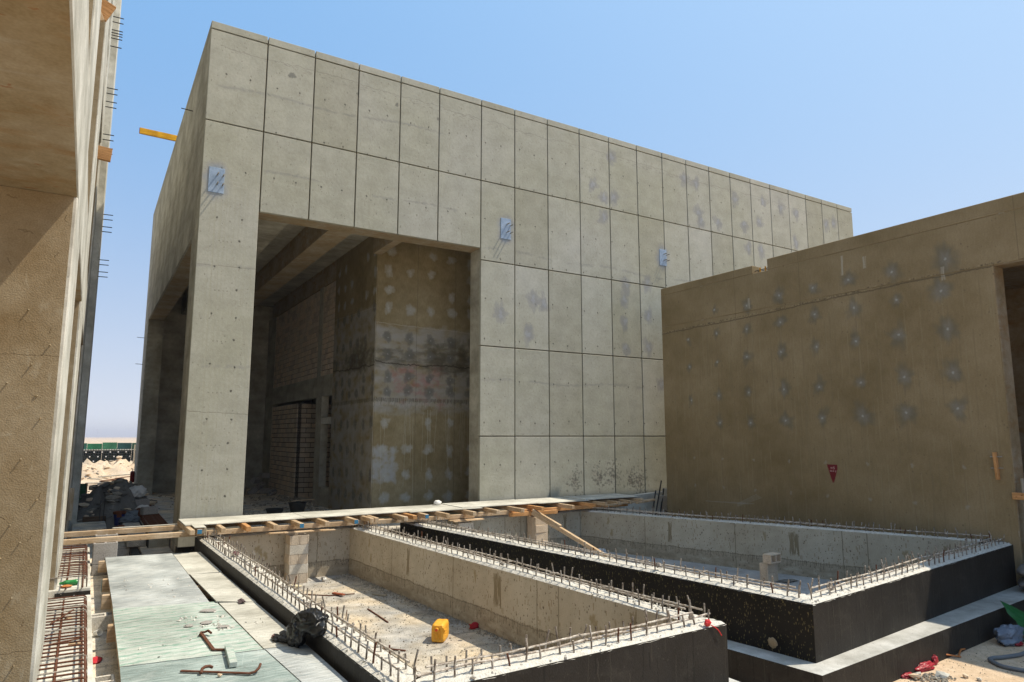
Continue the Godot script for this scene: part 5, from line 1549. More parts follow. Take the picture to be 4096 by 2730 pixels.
# ------------------------------------------------------------------ things lying in the left pit
func make_pit_litter() -> void:
	# yellow jerrycan, lying on its back, spout towards us
	var can := thing("jerrycan", "dusty yellow plastic jerrycan with an orange spout on the pit floor", "jerrycan", Vector3(4.88, FLOOR_Y, -10.02))
	var back := Vector3(0.235, 0, -0.295).normalized()      # away from the camera
	var side := Vector3(0.163, 0, 0.129).normalized()
	side = (side - back * side.dot(back)).normalized()
	var base := Vector3(4.77, FLOOR_Y, -9.885)
	var W := 0.215
	var Hh := 0.285
	var secs := [[0.0, 0.80], [0.012, 0.90], [0.035, 0.975], [0.07, 1.0], [0.12, 1.0], [0.135, 0.985], [0.15, 1.0], [0.19, 1.0], [0.205, 0.985], [0.22, 1.0], [0.27, 1.0], [0.32, 0.985], [0.35, 0.95], [0.365, 0.86]]
	var cols := 41
	var pts := []
	for s in secs:
		for k in cols:
			var a: float = TAU * (k % (cols - 1)) / (cols - 1)
			var ca := cos(a)
			var sa := sin(a)
			var e := 0.34
			var px: float = signf(ca) * pow(absf(ca), e) * W * 0.5
			var py: float = signf(sa) * pow(absf(sa), e) * Hh * 0.5
			# cut the upper corners more than the lower ones
			if py > 0.0: px *= 1.0 - 0.22 * pow(py / (Hh * 0.5), 4.0)
			if py > Hh * 0.42: py -= 0.012 * (1.0 - absf(px) / (W * 0.5))
			pts.append(base + side * px * s[1] + Vector3.UP * (Hh * 0.5 + py * s[1] - (1.0 - s[1]) * Hh * 0.08) + back * s[0])
	var m := MB.new()
	m.grid(pts, secs.size(), cols, Vector3.ZERO, base + Vector3.UP * Hh * 0.5 + back * 0.18)
	# end caps, front with two sunk panels either side of a rib
	var fr := []
	for iy in 15:
		for ix in 13:
			var u := ix / 12.0 * 2.0 - 1.0
			var w := iy / 14.0 * 2.0 - 1.0
			var px := u * W * 0.5 * 0.80
			var py := w * Hh * 0.5 * 0.80
			if w > 0.0: px *= 1.0 - 0.22 * pow(w, 4.0)
			var sunk := 0.0
			if absf(u) < 0.62 and w > -0.72 and w < 0.62: sunk = 0.022
			if absf(u) < 0.12 and w < 0.05: sunk = 0.0
			if w > 0.05 and absf(u) > 0.62 - 0.3 * w: sunk = 0.0
			fr.append(base + side * px + Vector3.UP * (Hh * 0.5 + py - 0.2 * Hh * 0.08) + back * (sunk + 0.0005))
	m.grid(fr, 15, 13, -back)
	var bk := []
	for iy in 2:
		for ix in 2:
			bk.append(base + side * (ix - 0.5) * W * 0.82 + Vector3.UP * (Hh * 0.5 + (iy - 0.5) * Hh * 0.84) + back * 0.366)
	m.grid(bk, 2, 2, back)
	var yellow := tile_mat("can_plastic", Color(0.92, 0.67, 0.22), 0.5, 256, 181, [[5.0, 3, [-0.05, -0.05, -0.02], [0.03, 0.04, 0.06], 6.0], [40.0, 2, sh(-0.02), sh(0.02), 10.0]], 0.45, 0.0, func(c: Canvas) -> void:
		for k in 40: c.blob(c.rng.randf() * 0.5, c.rng.randf() * 0.5, 0.01 + 0.03 * c.rng.randf(), 0.01 + 0.02 * c.rng.randf(), Color(0.72, 0.62, 0.46), 0.4, 0.6, 0.5, 0.0, 0.8))
	yellow.backlight_enabled = true
	yellow.backlight = Color(0.35, 0.22, 0.04)
	part("body", m, yellow, can)
	var sp := MB.new()
	var ax := -back
	var bs := Basis(side, ax, side.cross(ax))
	var at := base + Vector3.UP * Hh * 0.70 + back * 0.02 - side * 0.012
	sp.lathe([Vector2(0.027, 0), Vector2(0.027, 0.02), Vector2(0.031, 0.022), Vector2(0.031, 0.03), Vector2(0.026, 0.032), Vector2(0.026, 0.048), Vector2(0.022, 0.05)], 20, Transform3D(bs, at))
	var spout := part("spout", sp, yellow, can)
	var cap := MB.new()
	cap.lathe([Vector2(0.022, 0.049), Vector2(0.0, 0.047)], 20, Transform3D(bs, at))
	part("spout_mouth", cap, plain("orange_plastic", Color(0.85, 0.30, 0.03), 0.4), spout)
	part("handle", rod([base + side * 0.05 + Vector3.UP * Hh * 0.84 + back * 0.01, base + side * 0.085 + Vector3.UP * Hh * 0.78 + back * 0.005, base + side * 0.103 + Vector3.UP * Hh * 0.66 + back * 0.01, base + side * 0.106 + Vector3.UP * Hh * 0.6 + back * 0.03], 0.012, 8), yellow, can)
	for k in 3:
		var h := Hh * (0.36 + 0.14 * k)
		part("side_rib", rod([base + side * (W * 0.5 - 0.002) + Vector3.UP * h + back * 0.05, base + side * (W * 0.5 + 0.003) + Vector3.UP * h + back * 0.09, base + side * (W * 0.5 - 0.002) + Vector3.UP * h + back * 0.13], 0.006, 6), yellow, can)
	# bars, wood and rags
	var f := FLOOR_Y + 0.012
	solo("steel_bar", rod([Vector3(3.87, f, -14.21), Vector3(4.32, f, -13.79), Vector3(4.76, f + 0.01, -13.66)], 0.011), mats.rust, "long thin rusty bar lying under the small wooden cross", "steel bar")
	solo("wood_scrap", bar(Vector3(4.40, f + 0.02, -13.9), Vector3(4.52, f + 0.03, -13.6), 0.07, 0.03), tinted("timber_red", "timber", Color(0.75, 0.50, 0.45)), "reddish wooden offcut lying across the long thin bar", "wood scrap")
	solo("steel_bar", rod([Vector3(4.58, f, -12.41), Vector3(4.57, f, -11.9), Vector3(4.555, f, -11.36)], 0.013), mats.rust, "rusty ribbed bar lying alone in the middle of the pit floor", "steel bar")
	solo("steel_bar", rod([Vector3(4.02, FLOOR_Y, -11.95), Vector3(4.03, FLOOR_Y + 0.16, -11.93)], 0.008), mats.rust, "short rusty pin standing upright in the pit floor", "steel bar")
	solo("steel_bar", rod([Vector3(3.79, f, -10.25), Vector3(4.0, f, -10.0), Vector3(4.20, f, -9.77)], 0.013), mats.rust, "rusty bar lying between the starter bars and the jerrycan", "steel bar")
	solo("rag", lump(Vector3(5.64, FLOOR_Y + 0.03, -10.31), Vector3(0.08, 0.05, 0.05), 0.6, 2.0, 14, 10, 16), plain("red_cloth", Color(0.62, 0.08, 0.13), 0.8), "small red rag in the shade behind the jerrycan", "rag")
	solo("paper_cup", cup(Vector3(4.65, FLOOR_Y, -15.25), 0.045, 0.10, Basis.from_euler(Vector3(0, 0.4, 1.4))), mats.paper_white, "small white cup lying on the pit floor right of the block pier", "cup")
	solo("wood_scrap", bar(Vector3(5.08, f + 0.004, -13.5), Vector3(5.24, f + 0.004, -13.2), 0.09, 0.015), mats.timber_grey, "flat pale wooden scrap in the shade of the pit wall", "wood scrap")
	var gl := thing("cloth_gloves", "pair of dirty cream work gloves dropped at the block pier's foot", "gloves", Vector3(3.88, FLOOR_Y, -14.95))
	var cream := plain("cream_cloth", Color(0.80, 0.75, 0.63), 0.95)
	for g in [[3.82, -14.93, 0.3], [3.92, -14.85, -0.7]]:
		part("glove", lump(Vector3(g[0], FLOOR_Y + 0.035, g[1]), Vector3(0.06, 0.035, 0.05), 0.35, 1.6, 15, 10, 16), cream, gl)
		for k in 4:
			var a: float = g[2] + (k - 1.5) * 0.24
			part("finger", rod([Vector3(g[0] + 0.04 * cos(a), FLOOR_Y + 0.035, g[1] + 0.04 * sin(a)), Vector3(g[0] + 0.13 * cos(a), FLOOR_Y + 0.03, g[1] + 0.13 * sin(a))], 0.013, 7), cream, gl)
	solo("wood_scrap", bar(Vector3(3.55, f + 0.02, -15.6), Vector3(3.80, f + 0.03, -15.55), 0.12, 0.03), mats.timber_orange, "pink wooden board scrap left of the block pier", "wood scrap")
	solo("wood_scrap", bar(Vector3(3.45, f, -15.5), Vector3(3.85, f + 0.005, -15.35), 0.2, 0.02), mats.timber_grey, "grey flat board left of the block pier", "wood scrap")
	solo("leather_roll", lump(Vector3(2.36, -2.03, -13.0), Vector3(0.05, 0.04, 0.12), 0.15, 1.0, 16, 10, 16), plain("leather", Color(0.42, 0.30, 0.30), 0.7), "dull pink leather roll lying on the near pit wall's top", "leather roll")
	# red tape at the pit's near corner
	var tape := thing("red_tape", "red and white warning tape tied at the near pit corner", "warning tape", Vector3(6.05, -2.1, -5.6))
	var red: Material = plain("tape_red", Color(0.74, 0.10, 0.12), 0.5)
	part("knot", film_lump(Vector3(6.03, -2.055, -5.62), Vector3(0.045, 0.035, 0.02), 17, 16, 22), red, tape)
	part("tail", rod([Vector3(6.06, -2.08, -5.605), Vector3(6.12, -2.11, -5.60), Vector3(6.17, -2.15, -5.595), Vector3(6.215, -2.21, -5.595)], 0.006, 5), red, tape)
	# loose gravel on the pit floor
	var rocks := [rock_mesh(31, 0.7), rock_mesh(32, 0.6), rock_mesh(33, 0.8)]
	var g := []
	for k in 2600:
		var p := Vector2(2.6 + 3.2 * rng.randf(), -15.6 + 9.6 * rng.randf())
		if wob.get_noise_2d(p.x * 1.3, p.y * 1.3) + 0.25 * rng.randf() < 0.05 and rng.randf() < 0.85: continue
		g.append([Vector3(p.x, FLOOR_Y + 0.004, p.y), 0.012 + 0.035 * rng.randf() * rng.randf()])
	for k in 900:      # heaped along the wall foot
		var q := rng.randf()
		var x := lerpf(5.34, 5.98, q) - 0.22 * pow(rng.randf(), 2.0)
		g.append([Vector3(x, FLOOR_Y + 0.008, lerpf(-15.7, -6.0, q)), 0.015 + 0.04 * rng.randf() * rng.randf()])
	scatter("gravel", rocks, mats.rock_grey, g)
	label_last("grey gravel strewn over the floor of the nearer pit", "gravel")
	# litter in the farther pit
	solo("clear_bag", lump(Vector3(11.75, FLOOR_Y + 0.08, -14.6), Vector3(0.16, 0.09, 0.12), 0.45, 1.6, 18, 12, 18), plain("clear_film", Color(0.70, 0.73, 0.76), 0.25), "crumpled clear plastic beside the raking timber in the far pit", "plastic bag")
	solo("flat_stone", rock_mesh(320, 0.3), mats.rock_dark, "flat dark slab at the foot of the three high stack", "stone", "", Transform3D(Basis.IDENTITY.scaled(Vector3(0.5, 0.12, 0.35)), Vector3(13.2, FLOOR_Y + 0.02, -9.95)))

# ------------------------------------------------------------------ passage between the buildings
func heap(at: Vector3, r: Vector2, h: float, sd: int, n := 28) -> MB:
	var f := FastNoiseLite.new()
	f.seed = sd
	f.frequency = 0.9
	f.fractal_octaves = 4
	var pts := []
	for i in n:
		for k in n:
			var u := i / (n - 1.0) * 2.0 - 1.0
			var w := k / (n - 1.0) * 2.0 - 1.0
			var d := minf(1.0, sqrt(u * u + w * w))
			var y := h * pow(cos(d * PI * 0.5), 0.7) * (0.9 + 0.75 * f.get_noise_2d(u * r.x, w * r.y)) + 0.06 * h * f.get_noise_2d(u * r.x * 5.0, w * r.y * 5.0)
			pts.append(at + Vector3(u * r.x, maxf(-0.05, y) - (0.06 if d >= 1.0 else 0.0), w * r.y))
	var m := MB.new()
	m.grid(pts, n, n)
	return m

func heap_height(at: Vector3, r: Vector2, h: float, x: float, z: float, sd: int) -> float:
	var f := FastNoiseLite.new()
	f.seed = sd
	f.frequency = 0.9
	f.fractal_octaves = 4
	var u := (x - at.x) / r.x
	var w := (z - at.z) / r.y
	var d := minf(1.0, sqrt(u * u + w * w))
	return at.y + maxf(-0.05, h * pow(cos(d * PI * 0.5), 0.7) * (0.9 + 0.75 * f.get_noise_2d(u * r.x, w * r.y)))

func make_corridor() -> void:
	# tie beam with bars along the hall's left side
	var t := thing("tie_beam", "dark coated tie beam with rows of rusty bars beside the hall's left side", "tie beam", Vector3(1.7, -2.6, -22))
	part("beam", box(Vector3(1.42, -3.0, -29.0), Vector3(HX - 0.01, -2.27, -18.6), 0.01), mats.concrete, t)
	part("coated_face", box(Vector3(1.41, -3.0, -22.3), Vector3(1.43, -2.30, -18.6)), mats.bitumen, t)
	for k in 62:
		var z := -28.9 + k * 0.165
		part("link", rod([Vector3(HX, -2.14, z), Vector3(1.47, -2.14, z + 0.02), Vector3(1.44, -2.17, z + 0.02), Vector3(1.435, -2.27, z + 0.02)], 0.012, 5), mats.rust, t)
	structure("passage_floor", box(Vector3(0.5, GROUND_Y - 0.1, -27.5), Vector3(1.42, SLAB_Y - 0.03, -19.0)), mats.slab_dust)
	# low concrete boxes in the shade
	var b := thing("concrete_footing", "square dark concrete footing in the shaded passage behind the beams", "footing", Vector3(0.3, SLAB_Y, -21))
	part("footing", box(Vector3(-0.15, SLAB_Y, -22.0), Vector3(0.60, -2.28, -20.4), 0.015), mats.slab_dust, b)
	b = thing("concrete_footing", "low dusty concrete footing against the tie beam in the passage", "footing", Vector3(1.2, SLAB_Y, -20.5))
	part("footing", box(Vector3(1.0, SLAB_Y, -22.2), Vector3(1.40, -2.33, -18.9), 0.015), mats.slab_dust, b)
	solo("timber_beam", bar(Vector3(0.08, -2.30, -22.6), Vector3(0.62, -2.29, -22.5), 0.1, 0.2), mats.timber_dark, "weathered timber lying across the foot of the dark rubble heap", "timber")
	for q in [[0.46, -1.72, "left upright thin rod in front of the dark rubble heap"], [0.55, -1.55, "right upright thin rod with a red tip before the rubble heap"]]:
		solo("steel_rod", rod([Vector3(q[0], -2.3, -22.0), Vector3(q[0] + 0.005, q[1], -22.0)], 0.009), mats.dark_bar, q[2], "steel rod")
	# heap of rubble
	var at := Vector3(0.95, SLAB_Y - 0.02, -25.6)
	var h := thing("rubble_heap", "dark heap of rubble and broken concrete in the shaded passage", "rubble heap", at)
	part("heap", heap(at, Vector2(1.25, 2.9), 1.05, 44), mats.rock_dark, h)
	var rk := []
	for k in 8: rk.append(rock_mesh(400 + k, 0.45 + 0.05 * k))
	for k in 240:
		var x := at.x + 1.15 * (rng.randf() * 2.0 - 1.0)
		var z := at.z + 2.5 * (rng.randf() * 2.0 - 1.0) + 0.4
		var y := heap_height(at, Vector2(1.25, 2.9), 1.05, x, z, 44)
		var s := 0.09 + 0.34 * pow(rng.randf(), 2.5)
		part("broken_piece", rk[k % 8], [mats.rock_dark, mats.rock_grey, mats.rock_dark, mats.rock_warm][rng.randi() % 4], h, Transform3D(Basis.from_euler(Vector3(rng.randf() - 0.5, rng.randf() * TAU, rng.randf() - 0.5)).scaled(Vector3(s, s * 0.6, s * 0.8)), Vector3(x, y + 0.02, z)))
	for q in [[0.62, -25.2, 0.3], [0.95, -25.9, 0.26], [1.25, -25.4, 0.25], [0.35, -24.6, 0.28]]:
		var y := heap_height(at, Vector2(1.25, 2.9), 1.05, q[0], q[1], 44)
		part("broken_slab", rk[0], mats.rock_dark, h, Transform3D(Basis.from_euler(Vector3(0.5, q[1], 0.8)).scaled(Vector3(q[2], q[2] * 0.7, q[2] * 1.3)), Vector3(q[0], y + 0.08, q[1])))
	# sacks and rubbish on the heap
	var sacks := [[1.45, -24.4, 0.22, 0.16, "paper_white", "white plastic sack on top of the rubble near the side wall"], [1.62, -23.9, 0.18, 0.12, "paper_white", "second white sack crumpled lower on the rubble"], [1.45, -23.2, 0.28, 0.10, "", "blue grey cement sack lying flat on the rubble"], [1.15, -22.8, 0.14, 0.10, "", "small pale paper sack below the flat cement sack"], [1.2, -21.9, 0.25, 0.10, "", "torn pale sack in front of the rubble heap"]]
	var greyblue := plain("sack_grey", Color(0.42, 0.46, 0.50), 0.8)
	for k in sacks.size():
		var q = sacks[k]
		var y := heap_height(at, Vector2(1.25, 2.9), 1.05, q[0], q[1], 44)
		solo("sack", lump(Vector3(q[0], maxf(y, SLAB_Y + 0.25) + q[3] * 0.5, q[1]), Vector3(q[2], q[3], q[2] * 0.8), 0.5, 1.8, 500 + k, 14, 20), mats[q[4]] if q[4] else greyblue, q[5], "sack", "torn sacks in the passage")
	var bk := thing("bucket", "blue plastic bucket with a rust brown rim at the rubble's foot", "bucket", Vector3(0.93, -2.5, -22.1))
	part("body", cup(Vector3(0.93, -2.42, -22.1), 0.15, 0.36), plain("bucket_blue", Color(0.08, 0.16, 0.42), 0.5), bk)
	var rim := MB.new()
	rim.lathe([Vector2(0.152, 0.30), Vector2(0.162, 0.31), Vector2(0.162, 0.37), Vector2(0.150, 0.37), Vector2(0.10, 0.33)], 18, Transform3D(Basis.IDENTITY, Vector3(0.93, -2.42, -22.1)))
	part("rim", rim, plain("rim_brown", Color(0.42, 0.22, 0.12), 0.8), bk)
	part("stain_patch", box(Vector3(0.86, -2.2, -21.965), Vector3(0.98, -2.09, -21.945), 0.004), mats.rim_brown, bk)
	solo("bowl", cup(Vector3(0.93, -2.58, -20.9), 0.13, 0.12, Basis.from_euler(Vector3(0.5, 0, 0.2))), tinted("bowl_clay", "rough_mortar", Color(0.70, 0.45, 0.32)), "clay brown broken bowl in front of the blue bucket", "bowl")
	solo("sheet_roll", lump(Vector3(0.72, -2.5, -20.0), Vector3(0.20, 0.06, 0.12), 0.3, 1.5, 520, 10, 18), plain("blue_film", Color(0.36, 0.42, 0.55), 0.5), "pale blue plastic film lying between the two footings", "plastic film")
	# loose blocks on the tie beam
	one_block(Vector3(1.62, -2.12, -21.6), Vector3(0.0, 0.35, 0), "nearest loose block lying on the tie beam's bars", "block_grey")
	one_block(Vector3(1.60, -2.12, -24.3), Vector3(0, 0.1, 0), "second loose block on the tie beam below the hall's side opening", "block_grey")
	one_block(Vector3(1.60, -2.12, -26.0), Vector3(PI / 2, 0.1, 0), "loose block with open cells on the tie beam", "block_grey")
	one_block(Vector3(1.58, -1.92, -26.4), Vector3(0, 0.5, 0), "topmost loose block at the far end of the tie beam", "block_grey")
	# green shutter panel against the left block
	var gp := thing("shutter_panel", "upright green shutter panel leaning at the far end of the left block", "shutter panel", Vector3(0.0, SLAB_Y, -29))
	part("panel", box(Vector3(-0.06, SLAB_Y - 0.4, -30.0), Vector3(0.16, -1.72, -29.94), 0.004), tinted("shutter_green", "ply_green", Color(0.35, 0.60, 0.42)), gp)
	part("edge_batten", box(Vector3(0.13, SLAB_Y - 0.4, -29.93), Vector3(0.17, -1.70, -29.90), 0.003), mats.timber_orange, gp)
	# demolition hammer and its cable on the slab beside the trench
	var dr := thing("power_tool", "brown power tool with a black cable lying beside the trench", "power tool", Vector3(1.7, SLAB_Y, -16.2))
	part("tool_body", lump(Vector3(1.62, SLAB_Y + 0.05, -16.3), Vector3(0.16, 0.05, 0.05), 0.25, 1.2, 530, 10, 16), plain("tool_brown", Color(0.36, 0.24, 0.16), 0.5), dr)
	var cab := []
	for k in 18: cab.append(Vector3(1.5 + 0.22 * cos(k * 0.7) * (1.0 - k * 0.02), SLAB_Y + 0.012, -16.2 + 0.16 * sin(k * 0.7)))
	part("cable", rod(cab, 0.008, 5), mats.dark_bar, dr)
	solo("flat_stone", rock_mesh(540, 0.3), mats.concrete_pale, "flat pale broken slab beside the trench edge", "stone", "", Transform3D(Basis.IDENTITY.scaled(Vector3(0.34, 0.12, 0.26)), Vector3(1.62, SLAB_Y + 0.02, -15.65)))
	# fire extinguisher on the far pier
	var ex := thing("fire_extinguisher", "red fire extinguisher hanging at the hall's far left pier", "fire extinguisher", Vector3(1.72, -1.95, -33.4))
	var eb := MB.new()
	eb.lathe([Vector2(0, 0), Vector2(0.085, 0), Vector2(0.09, 0.02), Vector2(0.09, 0.40), Vector2(0.07, 0.46), Vector2(0.03, 0.48), Vector2(0.0, 0.48)], 18, Transform3D(Basis.IDENTITY, Vector3(1.77, -1.93, -33.4)))
	part("cylinder", eb, plain("extinguisher_red", Color(0.50, 0.04, 0.06), 0.35), ex)
	part("valve", rod([Vector3(1.77, -1.45, -33.4), Vector3(1.77, -1.37, -33.4), Vector3(1.70, -1.36, -33.4)], 0.018, 7), mats.dark_bar, ex)

# ------------------------------------------------------------------ far off, seen between the buildings
func make_distance() -> void:
	var at := Vector3(1.2, GROUND_Y - 0.05, -60)
	var m := thing("spoil_heap", "pale sandy spoil heap with stones beyond the passage", "spoil heap", at)
	part("heap", heap(at, Vector2(9, 5.5), 1.25, 61, 44), mats.spoil, m)
	part("heap", heap(at + Vector3(-1.9, 0.0, 1.6), Vector2(1.6, 3.2), 0.9, 62, 24), mats.rock_grey, m)
	var rk := []
	for k in 6: rk.append(rock_mesh(600 + k, 0.5 + 0.06 * k))
	for k in 290:
		var x := at.x + 4.5 * (rng.randf() * 2.0 - 1.0)
		var z := at.z + 5.0 * rng.randf()
		var y := heap_height(at, Vector2(9, 5.5), 1.25, x, z, 61)
		var s := 0.10 + 0.45 * pow(rng.randf(), 3.0)
		part("stone", rk[k % 6], mats.rock_grey if rng.randf() < 0.3 else mats.rock_warm, m, Transform3D(Basis.from_euler(Vector3(rng.randf(), rng.randf() * TAU, rng.randf())).scaled(Vector3(s, s * 0.6, s * 0.8)), Vector3(x, y + 0.03, z)))
	# broken boards at its foot
	var brown := tinted("timber_brown", "timber", Color(0.68, 0.50, 0.36))
	var q := [[0.2, 1.5, -54.2, 0.5, mats.timber_grey, "grey board leaning on the boards at the spoil heap's foot"], [1.0, 2.1, -54.6, 0.55, brown, "curled brown board on the pile at the spoil heap's foot"], [1.3, 2.6, -54.0, 0.45, brown, "second brown board on the pile by the spoil heap"], [1.9, 3.0, -54.3, 0.4, brown, "bright brown broken board at the pile's right end"], [0.3, 1.0, -53.5, 0.3, mats.timber_grey, "pale board lying left of the brown boards"], [0.9, 2.9, -53.6, 0.6, mats.timber_grey, "flat grey board under the brown boards"]]
	for k in q.size():
		var w = q[k]
		var y := GROUND_Y + 0.08 + 0.08 * k
		solo("broken_board", bar(Vector3(w[0], y + 0.05, w[2]), Vector3(w[1], y + 0.2 * (k % 2), w[2] + 0.3), w[3], 0.05), w[4], w[5], "board", "broken boards by the spoil heap")
	for k in 3:
		solo("timber_beam", bar(Vector3(3.0, GROUND_Y + 0.1 + 0.16 * k, -50.0), Vector3(5.0, GROUND_Y + 0.1 + 0.16 * k, -50.4), 0.2, 0.14), mats.timber_orange if k == 2 else mats.timber_grey, "%s timber of the small stack behind the hall's far corner" % ["lowest", "middle", "top"][k], "timber", "stack of timbers behind the hall")
	# wall under construction: green shutter panels above a mat of bars
	var f := thing("shuttered_wall", "distant wall of green shutter panels above a mat of reinforcement", "shuttered wall", Vector3(2, GROUND_Y, -72))
	var greens := [Color(0.22, 0.46, 0.42), Color(0.20, 0.58, 0.42), Color(0.30, 0.60, 0.46), Color(0.17, 0.36, 0.38), Color(0.20, 0.42, 0.34), Color(0.10, 0.40, 0.38)]
	for k in 14:
		var x := -8.0 + k * 1.16
		var c: Color = greens[k % 6]
		var top: float = -0.55 - [0.06, 0.10, 0.0, 0.04, 0.05, -0.28][k % 6]
		part("shutter_panel", box(Vector3(x, -1.19, -72.05), Vector3(x + 1.14, top, -72.0), 0.004), tinted("shutter_%d" % k, "ply_green", c.lightened(0.1)), f)
	part("waler", box(Vector3(-8, -1.25, -72.0), Vector3(8.2, -1.16, -71.9), 0.01), mats.concrete_pale, f)
	for k in 7:
		part("shutter_panel", box(Vector3(-8.0 + k * 2.32, GROUND_Y, -72.04), Vector3(-8.0 + k * 2.32 + 2.3, -1.20, -72.0), 0.004), tinted("shutter_low_%d" % k, "ply_green", Color(0.16, 0.24, 0.22)), f)
	for k in 80:
		part("upright_bar", rod([Vector3(-8.0 + k * 0.2, GROUND_Y, -71.85), Vector3(-8.0 + k * 0.2 + 0.02, -1.1, -71.85)], 0.022, 4), mats.dark_bar, f)
	for k in 10:
		part("cross_bar", rod([Vector3(-8.0, GROUND_Y + 0.15 + k * 0.2, -71.8), Vector3(8.2, GROUND_Y + 0.15 + k * 0.18, -71.8)], 0.018, 4), mats.dark_bar, f)
	var cone := box(Vector3(-0.05, -0.05, 0), Vector3(0.05, 0.05, 0.03), 0.01).mesh()
	for k in 26:
		for j in 3:
			part("spacer", cone, mats.paper_white, f, Transform3D(Basis.IDENTITY, Vector3(-8.0 + k * 0.62 + 0.31 * (j % 2), -1.4 - 0.4 * j, -71.78)))
	for x in [3.75, 3.95]:
		part("post", box(Vector3(x, GROUND_Y, -71.7), Vector3(x + 0.12, -0.75, -71.6), 0.01), mats.timber_grey, f)
	# power pylons on the skyline
	for p in [[17.0, -1490.0, 17.0, "taller lattice pylon on the hazy skyline"], [-14.0, -1520.0, 9.0, "smaller lattice pylon on the hazy skyline, left of the taller"]]:
		var py := thing("power_pylon", p[3], "pylon", Vector3(p[0], GROUND_Y, p[1]), "pylons on the skyline")
		var H: float = p[2]
		var wd := H * 0.11
		var steel := plain("pylon_steel", Color(0.70, 0.70, 0.76), 0.8)
		for sx in [-1.0, 1.0]:
			for sz in [-1.0, 1.0]:
				part("leg", rod([Vector3(p[0] + sx * wd, GROUND_Y, p[1] + sz * wd), Vector3(p[0] + sx * wd * 0.3, GROUND_Y + H * 0.6, p[1] + sz * wd * 0.3), Vector3(p[0], GROUND_Y + H, p[1])], 0.09, 4), steel, py)
		for a in [0.62, 0.76, 0.90]:
			part("cross_arm", rod([Vector3(p[0] - H * 0.16, GROUND_Y + H * a, p[1]), Vector3(p[0] + H * 0.16, GROUND_Y + H * a, p[1])], 0.09, 4), steel, py)
		for k in 5:
			var a := k * 0.12
			var ww := wd * (1.0 - a * 1.1)
			part("brace", rod([Vector3(p[0] - ww, GROUND_Y + H * a, p[1]), Vector3(p[0] + ww * 0.85, GROUND_Y + H * (a + 0.12), p[1])], 0.06, 4), steel, py)

